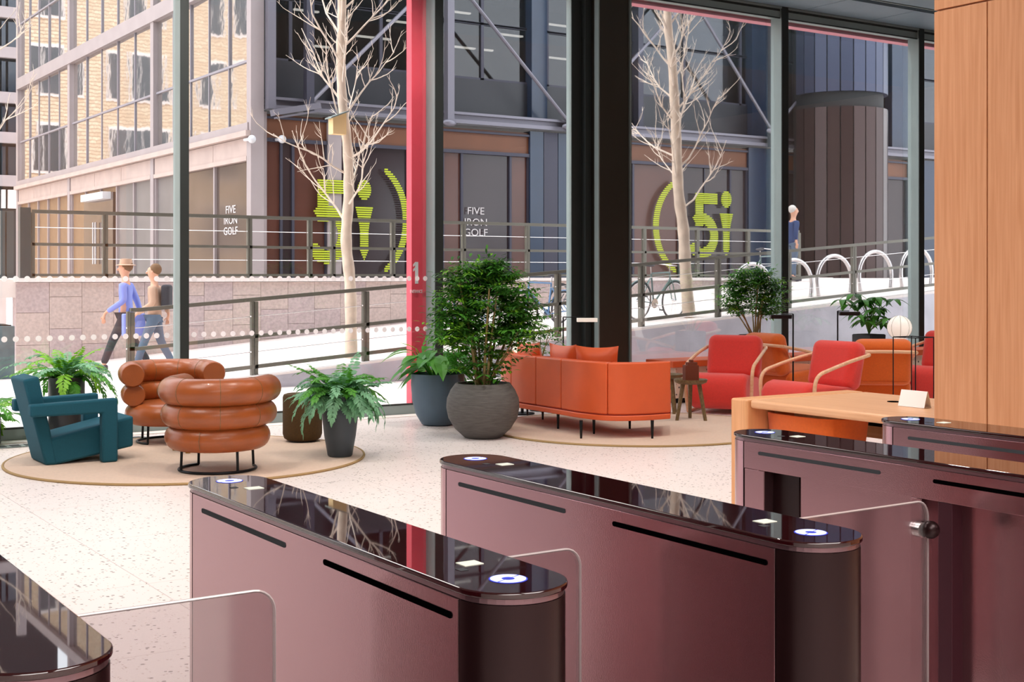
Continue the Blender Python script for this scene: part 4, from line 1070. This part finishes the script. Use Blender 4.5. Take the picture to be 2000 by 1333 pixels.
# thin tray table frame by the oak wall
pc = PD(1784, 700, 13.3); pc.z = 0
t = thing('wire_frame_stand', pc, 0, 'thin black wire stand between the orange armchair and the oak wall', 'stand')
for dx in (-0.14, 0.14):
    for dy in (-0.14, 0.14):
        MB().tube([(dx, dy, 0), (dx, dy, 0.93)], 0.006, 6).build('leg', 'black_metal', t)
MB().tube([(-0.14, -0.14, 0.93), (0.14, -0.14, 0.93), (0.14, 0.14, 0.93), (-0.14, 0.14, 0.93)], 0.006, 6, closed=True).build('top_frame', 'black_metal', t)

# ================================================================ oak desk
t = thing('oak_desk', (6.0, 6.43, 0), 0, 'long oak desk with rounded edge running back from the panelled wall', 'desk')
MB().box(6.02, 7.12, 4.83, 6.27, 0.685, 0.74).build('desk_top', 'oak', t, bevel=0.018, seg=4, world=True)
MB().box(6.0, 7.12, 6.275, 6.43, 0.0, 0.742).build('end_leg', 'oak_leg', t, bevel=0.015, seg=4, world=True)
MB().box(6.95, 6.98, 4.84, 6.27, 0.45, 0.685).build('modesty_board', 'oak', t, world=True)
MB().box(6.75, 6.92, 4.9, 6.1, 0.56, 0.62).build('cable_tray', 'black_metal', t, world=True)
q = G(1745, 784, 0.745)
MB().lathe([(0.001, 0.0), (0.04, 0.0), (0.04, 0.003), (0.001, 0.003)], 24, (q.x, q.y, 0.7405), cap=False).build('cable_grommet', 'slot_black', t, world=True)
q = G(1780, 796, 0.74)
t = thing('card_sign', (q.x+0.03, q.y, 0.742), 0, 'white folded tent card standing on the oak desk', 'sign')
MB().add([(-0.035, -0.10, 0), (-0.03, -0.10, 0), (0.0, -0.10, 0.10), (-0.003, -0.10, 0.10), (-0.035, 0.10, 0), (-0.03, 0.10, 0), (0.0, 0.10, 0.10), (-0.003, 0.10, 0.10)], [(0, 1, 2, 3), (7, 6, 5, 4), (0, 3, 7, 4), (3, 2, 6, 7), (1, 5, 6, 2), (0, 4, 5, 1)]).build('front_face', 'paper', t)
MB().add([(0.03, -0.10, 0), (0.035, -0.10, 0), (0.003, -0.10, 0.10), (0.0, -0.10, 0.10), (0.03, 0.10, 0), (0.035, 0.10, 0), (0.003, 0.10, 0.10), (0.0, 0.10, 0.10)], [(0, 1, 2, 3), (7, 6, 5, 4), (0, 3, 7, 4), (3, 2, 6, 7), (1, 5, 6, 2), (0, 4, 5, 1)]).build('rear_face', 'paper', t)
# tub chairs under the desk
def tub(loc, rz, m, label, w_=0.66, h=0.655):
    t = thing('tub_chair', loc, rz, label, 'chair')
    P = [(-w_/2, -0.18), (-w_/2, 0.02), (-w_/2+0.04, 0.10), (-w_/2+0.12, 0.14), (0, 0.155), (w_/2-0.12, 0.14), (w_/2-0.04, 0.10), (w_/2, 0.02), (w_/2, -0.18)]
    m_ = MB(); vs = []
    for x, y in P:
        k = 0.90
        for sx, z in ((k, 0.36), (1.0, h), (0.93, h), (k-0.09, 0.36)): vs.append((x*sx, y*sx, z))
    fs = [(0, 1, 2, 3), tuple(4*(len(P)-1)+k for k in (3, 2, 1, 0))]+[(4*i+k, 4*i+4+k, 4*i+4+(k+1) % 4, 4*i+(k+1) % 4) for i in range(len(P)-1) for k in range(4)]
    m_.add(vs, [tuple(reversed(f)) for f in fs]).build('shell', m, t, bevel=0.015, seg=3)
    MB().box(-w_/2+0.06, w_/2-0.06, -0.34, 0.08, 0.38, 0.46).build('seat', m, t, bevel=0.03, seg=4)
    for sx in (-0.22, 0.22):
        for y in (-0.26, 0.06): MB().tube([(sx*0.8, y*0.8, 0.38), (sx, y, 0)], [0.016, 0.010], 8).build('leg', 'black_metal', t, smooth=True)
tub((6.27, 6.02-0.05, 0), pi/2+0.0, 'orange_wool', 'orange upholstered tub chair tucked under the oak desk edge')
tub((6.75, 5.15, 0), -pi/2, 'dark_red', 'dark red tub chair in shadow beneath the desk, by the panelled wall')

# ================================================================ street trees
def tree(base, trunk_px, N, r0, seed, z_first, label, ntop=9.5, nbr=30):
    rg = random.Random(seed)
    pts = [PN(x, y, N) for x, y in trunk_px]; pts[0].z = base
    top = pts[-1]+Vector((0, 0, ntop-pts[-1].z)); pts.append(top)
    P = smoothpath(pts, 6); n = len(P)
    t = thing('street_tree', pts[0], 0, label, 'tree', 'bare young street trees')
    rad = [r0*(1-0.55*(p.z-base)/(ntop-base))*(1+0.06*sin(i*1.7)) for i, p in enumerate(P)]
    MB().tube(P, rad, 12).build('trunk', 'bark', t, smooth=True, world=True)
    def at(z):
        for i in range(n-1):
            if P[i].z <= z <= P[i+1].z: return P[i].lerp(P[i+1], (z-P[i].z)/(P[i+1].z-P[i].z)), rad[i]
        return P[-1], rad[-1]
    def twig(mb, p, d, L, r, depth):
        k = 6; Q = [p.copy()]; d = d.normalized()
        for i in range(k):
            d = (d+Vector((rg.gauss(0, 0.13), rg.gauss(0, 0.13), rg.gauss(0.10, 0.10)))).normalized(); Q.append(Q[-1]+d*(L/k))
        mb.tube(Q, [r*(1-0.72*i/k) for i in range(k+1)], 5 if depth == 0 else 4, cap=False)
        mb.ball(Q[-1], r*0.55, 4)
        if depth < 2:
            m = (8, 3)[depth]
            for j in range(m):
                f = rg.uniform(0.2, 1.0); i = min(k-1, int(f*k)); q = Q[i].lerp(Q[i+1], f*k-i); dd = (Q[i+1]-Q[i]).normalized()
                s = dd.cross(Vector((rg.gauss(0, 1), rg.gauss(0, 1), rg.gauss(0, 1)))).normalized()
                twig(mb, q, dd*0.75+s*0.75+Vector((0, 0, 0.25)), L*rg.uniform(0.22, 0.5)*(1 if depth == 0 else 0.75), r*0.5, depth+1)
    for k in range(nbr):
        z = z_first+(ntop-0.3-z_first)*(k/nbr)**0.9; c, rr = at(z); a = 2.399*k+seed
        el = rg.uniform(0.35, 0.8) if k < 5 else rg.uniform(0.7, 1.05)
        L = rg.uniform(1.1, 1.75)*(1 if k < 18 else 0.8)
        mb = MB(); d = Vector((cos(a)*cos(el), sin(a)*cos(el), sin(el)))
        twig(mb, c+d*rr*0.5, d, L, 0.019 if k < 20 else 0.015, 0)
        mb.build('branch', 'twig', t, smooth=True, world=True)
    return t
tree(0.27, [(686, 700), (684, 560), (676, 470), (681, 380), (679, 290), (669, 200), (665, 100), (668, 0)], 18.2, 0.095, 2, 2.35, 'pale bare street tree with wooden bird box left of the red post', nbr=34)
tree(0.84, [(1346, 615), (1339, 530), (1335, 450), (1325, 370), (1320, 250), (1313, 120), (1303, 10)], 17.95, 0.115, 5, 2.75, 'pale bare street tree rising in front of the second lime logo', nbr=34)
tree(0.0, [(-70, 720), (-72, 400), (-70, 100)], 20.5, 0.09, 8, 2.6, 'bare street tree outside the left frame edge with only twigs showing', nbr=20, ntop=8)
q0, q1 = PN(646, 262, 18.05), PN(672, 224, 18.05)
t = thing('bird_box', ((q0.x+q1.x)/2, 18.05, q0.z), 0, 'plain wooden bird box fixed to the left tree trunk', 'bird box')
MB().prism([(q0.x, q0.z), (q1.x, q0.z), (q1.x, q1.z+0.03), (q0.x, q1.z-0.06)], 17.97, 18.13, 'y').build('box', 'bird_box', t, world=True)
MB().prism([(q0.x-0.05, q1.z-0.085), (q1.x+0.02, q1.z+0.03), (q1.x+0.02, q1.z+0.05), (q0.x-0.05, q1.z-0.065)], 17.92, 18.15, 'y').build('roof', 'frame_grey', t, world=True)

# ================================================================ cycle hoops
for k, px in enumerate((1470, 1551, 1630, 1710, 1790)):
    N = 18.6; u = onN(px, N)[0]; z = (zs(u)*0.8+zw(u)*0.2)-0.03; w_ = 0.50
    t = thing('cycle_hoop', (u, N, z), 0, ('brushed steel cycle hoop behind the bushy plant', 'brushed steel cycle hoop right beside the grey mullion', 'brushed steel cycle hoop in the middle of the row', 'brushed steel cycle hoop above the airy potted plant', 'brushed steel cycle hoop beside the oak wall')[k], 'cycle rack', 'steel cycle hoops')
    P = [(-w_*0.92, 0, 0), (-w_*0.98, 0, 0.2)]+[(-w_*cos(pi*i/16), 0, 0.34+w_*sin(pi*i/16)) for i in range(17)]+[(w_*0.98, 0, 0.2), (w_*0.92, 0, 0)]
    MB().tube(P, 0.040, 10).build('hoop', 'chrome', t, smooth=True)
    for s in (-1, 1): MB().lathe([(0.06, 0), (0.06, 0.012)], 16, (s*w_*0.92, 0, 0)).build('foot_plate', 'chrome', t)
# ================================================================ bicycles
def bicycle(u, N, z, rz, m, label, lean=0.08):
    t = thing('bicycle', (u, N, z), rz, label, 'bicycle', 'parked bicycles')
    t.rotation_euler = (lean, 0, rz)
    R = 0.34
    for x in (-0.51, 0.51):
        wh = MB().tube([(x+R*cos(2*pi*k/36), 0, R+R*sin(2*pi*k/36)+0.0) for k in range(36)], 0.015, 6, closed=True).build('wheel', 'tyre', t, smooth=True)
        MB().tube([(x+(R-0.022)*cos(2*pi*k/36), 0, R+(R-0.022)*sin(2*pi*k/36)) for k in range(36)], 0.008, 5, closed=True).build('rim', 'chrome', wh)
        s = MB()
        for k in range(14):
            a = 2*pi*k/14; s.tube([(x, 0.02*(-1)**k, R), (x+(R-0.02)*cos(a), 0, R+(R-0.02)*sin(a))], 0.0018, 3, cap=False)
        s.build('spokes', 'chrome', wh)
        MB().tube([(x, -0.04, R), (x, 0.04, R)], 0.02, 8).build('hub', 'chrome', wh)
    bb = (-0.08, 0, 0.29); st = (-0.20, 0, 0.83); hd = (0.33, 0, 0.85); hl = (0.36, 0, 0.72)
    fr = MB()
    for a, b in ((bb, st), (st, hd), (bb, hl), (hd, hl)): fr.tube([a, b], 0.016, 8)
    for y in (-0.05, 0.05):
        fr.tube([bb, (-0.51, y, R)], 0.010, 6).tube([(-0.19, 0, 0.78), (-0.51, y, R)], 0.009, 6)
    fr.build('frame', m, t, smooth=True)
    fk = MB()
    for y in (-0.045, 0.045): fk.tube([(0.36, y*0.6, 0.72), (0.40, y, 0.62), (0.51, y, R)], 0.011, 6)
    fk.build('fork', m, t, smooth=True)
    MB().tube([(0.33, 0, 0.85), (0.32, 0, 0.97)], 0.012, 6).tube([(0.26, -0.27, 0.99), (0.32, -0.2, 0.985), (0.34, 0, 0.98), (0.32, 0.2, 0.985), (0.26, 0.27, 0.99)], 0.012, 6).build('handlebar', 'chrome', t, smooth=True)
    for y in (-1, 1): MB().tube([(0.29, y*0.24, 0.99), (0.20, y*0.28, 0.99)], 0.017, 8).build('grip', 'tyre', t, smooth=True)
    MB().tube([(-0.20, 0, 0.83), (-0.225, 0, 0.96)], 0.012, 6).build('seat_post', 'chrome', t)
    MB().ball((-0.25, 0, 0.975), 0.12, 12, (1, 0.55, 0.22)).build('saddle', 'tyre', t, smooth=True)
    c = MB().tube([(-0.08, -0.02, 0.29), (-0.08, -0.03, 0.29)], 0.09, 16).build('chainring', 'chrome', t)
    MB().tube([(-0.08, -0.05, 0.29), (0.04, -0.07, 0.18)], 0.009, 6).tube([(-0.08, 0.05, 0.29), (-0.20, 0.07, 0.40)], 0.009, 6).build('crank', 'chrome', t)
    MB().box(0.0, 0.08, -0.14, -0.07, 0.165, 0.185).box(-0.24, -0.16, 0.07, 0.14, 0.395, 0.415).build('pedal', 'tyre', t)
    for x in (-0.51, 0.51):
        MB().tube([(x+(R+0.025)*cos(a), 0, R+(R+0.025)*sin(a)) for a in [radians(20+140*i/14) for i in range(15)]], 0.012, 5).build('mudguard', m, t, smooth=True)
    return t
def zst(u, N):
    f = max(0, min(1, (N-17.3)/4.95)); return zs(u)*(1-f)+zw(u)*f
for px, N, rz, m, lb in ((898, 18.3, 0.15, 'bike_blue', 'light blue bicycle mostly hidden behind the tall leafy shrub'), (1066, 18.5, 3.3, 'bike_blue', 'light blue bicycle parked just left of the dark column'), (1125, 19.2, 0.3, 'bike_black', 'dark bicycle partly hidden by the dark column'), (1280, 18.3, 0.2, 'bike_grey', 'grey bicycle by the right tree with its front wheel towards us'), (1490, 19.4, 0.25, 'bike_grey', 'grey bicycle leaning at the hoop behind the bushy plant')):
    u = onN(px, N)[0]; bicycle(u, N, zst(u, N), rz, m, lb)

# ================================================================ dark stone planter far left
ua, ub = onN(-60, 20.6)[0], onN(29, 20.6)[0]
t = thing('stone_street_planter', (ub-0.3, 20.8, 0), 0, 'dark veined stone planter box outside at the far left', 'planter')
MB().box(ua, ub, 20.6, 21.3, -0.02, 0.80).build('box', 'planter_stone', t, bevel=0.01, world=True)
MB().box(ua+0.04, ub-0.04, 20.64, 21.26, 0.78, 0.815).build('soil', 'soil', t, world=True)
m = MB(); rg = random.Random(3)
for k in range(160):
    a = rg.uniform(0, 6.28); p = Vector((rg.uniform(ua+0.1, ub-0.25), rg.uniform(20.7, 21.2), 0.81)); leaf(m, p, Vector((cos(a)*0.5, sin(a)*0.5, 0.9)), Vector((cos(a), sin(a), 0)), rg.uniform(0.10, 0.24), 0.03, 0.3)
tag(m.build('foliage', 'leaf_light', t, world=True), kind='stuff')
# ================================================================ people
def skinned(name, J, E, m, parent, lv=2):
    me = bpy.data.meshes.new(name); me.from_pydata([j[:3] for j in J], E, []); o = bpy.data.objects.new(name, me); COL.objects.link(o)
    sk = o.modifiers.new('skin', 'SKIN'); sk.use_smooth_shade = True; sk.branch_smoothing = 0.6
    for i, j in enumerate(J):
        s = me.skin_vertices[0].data[i]; s.radius = (j[3], j[4] if len(j) > 4 else j[3]); s.use_root = (i == 0)
    sb = o.modifiers.new('sub', 'SUBSURF'); sb.levels = lv; sb.render_levels = lv
    me2 = bpy.data.meshes.new_from_object(o.evaluated_get(bpy.context.evaluated_depsgraph_get())); me2.name = name
    bpy.data.objects.remove(o); me2.materials.clear(); me2.materials.append(MATS[m])
    me2.polygons.foreach_set('use_smooth', [True]*len(me2.polygons))
    return link_mesh(name, me2, parent)
def person(loc, rz, label, top, legs, hair, stride=0.33, armf=0.25, bag=None, hat=None, h=1.0, pack=None):
    """walking figure, local front -y"""
    t = thing('person', loc, rz, label, 'person'); t.scale = (h, h, h)
    A, B_ = (0.10, -stride*0.55, 0.48), (0.10, -stride, 0.075)      # front leg knee, ankle
    C_, D_ = (-0.10, stride*0.25, 0.50), (-0.10, stride, 0.10)
    sh = 0.185
    hand = {}
    J = [(0, 0, 0.94, 0.13, 0.10), (0, -0.005, 1.12, 0.125, 0.09), (0, -0.01, 1.30, 0.155, 0.10), (0, 0, 1.42, 0.09, 0.07), (0, -0.01, 1.49, 0.052), (0, -0.025, 1.565, 0.072, 0.09), (0, -0.02, 1.645, 0.092, 0.118), (0, -0.012, 1.72, 0.06, 0.08)]
    E = [(i, i+1) for i in range(7)]
    def add(par, pts):
        p = par
        for q in pts: J.append(q); E.append((p, len(J)-1)); p = len(J)-1
        return p
    add(0, [(0.095, 0, 0.86, 0.085), (A[0], A[1], A[2], 0.056), (B_[0], B_[1], B_[2], 0.036), (B_[0], B_[1]-0.13, B_[2]-0.035, 0.034)])
    add(0, [(-0.095, 0, 0.86, 0.085), (C_[0], C_[1], C_[2], 0.056), (D_[0], D_[1], D_[2], 0.036), (D_[0], D_[1]-0.10, D_[2]-0.06, 0.032)])
    hands = []
    for s, f in ((1, -armf), (-1, armf)):
        el = (s*(sh+0.05), 0.02+f*0.35 if f > 0 else 0.04, 1.12); wr = (s*(sh+0.03), -0.12+f*0.6 if f < 0 else f*0.9-0.05, 0.92 if not bag else 1.0)
        k = add(2, [(s*0.13, 0, 1.39, 0.062), (s*sh, 0, 1.37, 0.052), (el[0], el[1], el[2], 0.038), (wr[0], wr[1], wr[2], 0.024), (wr[0], wr[1]-0.02, wr[2]-0.07, 0.032, 0.018)])
        hands.append((k, s, J[k]))
    for k, s, q in hands:
        for j, (dx, ln) in enumerate(((-0.024, 0.058), (-0.008, 0.066), (0.008, 0.062), (0.023, 0.048))):
            add(k, [(q[0]+dx*0.3, q[1]+dx, q[2]-0.035, 0.009), (q[0]-s*0.006, q[1]+dx*1.1, q[2]-0.035-ln*0.6, 0.008), (q[0]-s*0.02, q[1]+dx*1.1-0.006, q[2]-0.035-ln, 0.0065)])
        add(k, [(q[0]-s*0.008, q[1]-0.034, q[2]+0.008, 0.010), (q[0]-s*0.016, q[1]-0.046, q[2]-0.028, 0.0085)])
    body = skinned('body', J, E, 'skin', t)
    # clothes follow the same skeleton, a little larger
    JJ = [(0, 0, 0.80, 0.158, 0.125)]+[(x, y, z, r+0.022, (q+0.022)) for x, y, z, r, q in ((0, -0.005, 1.12, 0.125, 0.10), (0, -0.01, 1.30, 0.155, 0.11), (0, 0, 1.43, 0.07, 0.065))]
    JJ.insert(1, (0, 0, 0.96, 0.152, 0.12)); EE = [(0, 1), (1, 2), (2, 3), (3, 4)]
    for k, s, q in hands:
        i0 = k-4; p = 3
        for j in range(4):
            a = J[i0+j]; z = a[:3] if j < 3 else tuple(J[i0+2][c]*0.12+a[c]*0.88 for c in range(3))
            JJ.append((z[0], z[1], z[2], a[3]+0.017)); EE.append((p, len(JJ)-1)); p = len(JJ)-1
    skinned('jacket', JJ, EE, top, t)
    JL = [(0, 0, 0.97, 0.142, 0.112), (0.095, 0, 0.84, 0.098), (A[0], A[1], A[2], 0.072), (B_[0], B_[1], B_[2]+0.03, 0.058), (-0.095, 0, 0.84, 0.098), (C_[0], C_[1], C_[2], 0.072), (D_[0], D_[1], D_[2]+0.03, 0.058)]
    skinned('trousers', JL, [(0, 1), (1, 2), (2, 3), (0, 4), (4, 5), (5, 6)], legs, t)
    for x, y, z, tilt in ((B_[0], B_[1], B_[2], 0), (D_[0], D_[1], D_[2], 0.35)):
        MB().box(-0.045, 0.045, -0.19, 0.07, -0.075, 0.02).xform(Matrix.Translation((x, y, z)) @ Matrix.Rotation(tilt*0.6, 4, 'X')).build('shoe', 'shoe', t, bevel=0.03, seg=4)
    # face and hair
    hd = Vector((0, -0.02, 1.635))
    MB().ball(hd+Vector((0, 0.038, 0.035)), 0.098, 20, (0.90, 1.0, 1.02)).build('hair', hair, t, smooth=True)
    for s in (-1, 1):
        MB().ball(hd+Vector((s*0.032, -0.098, 0.0)), 0.010, 8).build('eye', 'coping', t, smooth=True)
        MB().ball(hd+Vector((s*0.086, 0.005, -0.01)), 0.022, 8, (0.4, 0.8, 1.2)).build('ear', 'skin', t, smooth=True)
    MB().ball(hd+Vector((0, -0.112, -0.022)), 0.014, 8, (0.8, 1.1, 1.3)).build('nose', 'skin', t, smooth=True)
    MB().ball(hd+Vector((0, -0.095, -0.058)), 0.02, 8, (1.2, 0.4, 0.3)).build('mouth', 'box_brown', t, smooth=True)
    if hat: MB().lathe([(0.001, 1.79), (0.09, 1.785), (0.105, 1.70), (0.16, 1.685), (0.16, 1.68), (0.001, 1.68)], 24, (0, 0, 0), cap=False).build('hat', hat, t, smooth=True)
    if pack: MB().box(-0.14, 0.14, 0.13, 0.27, 1.02, 1.42).build('rucksack', pack, t, bevel=0.05, seg=4)
    return t, hands
def ground(px, N):
    u = onN(px, N)[0]; return Vector((u, N, zst(u, N)))
face_left = facing(-1, 0.0)
g = ground(246, 20.2)
person(g, face_left, 'person in blue jacket and tan hat walking left past the granite wall', 'cloth_blue', 'cloth_dark', 'hair_tan', hat='cloth_beige', h=0.97)
bag = thing('blue_bag', g+Vector((0, -0.38, 0.55)), 0, 'blue tote bag carried by the walking person in the hat', 'bag')
MB().box(-0.17, 0.17, -0.06, 0.06, 0, 0.34).build('sack', 'cloth_blue', bag, bevel=0.02, seg=3)
MB().tube([(-0.08, 0, 0.33), (-0.06, 0, 0.42), (0.06, 0, 0.42), (0.08, 0, 0.33)], 0.008, 6).build('strap', 'cloth_navy', bag)
g = ground(302, 19.6)
person(g, face_left, 'person in beige coat with dark rucksack walking behind the railing', 'cloth_beige', 'cloth_jean', 'hair_tan', stride=0.27, pack='cloth_dark', h=0.93)
g = ground(1549, 21.2)
person(g, facing(1, 0.3), 'white haired person in navy top standing beyond the cycle hoops', 'cloth_navy', 'cloth_jean', 'hair_grey', stride=0.08, armf=0.1, h=0.98)
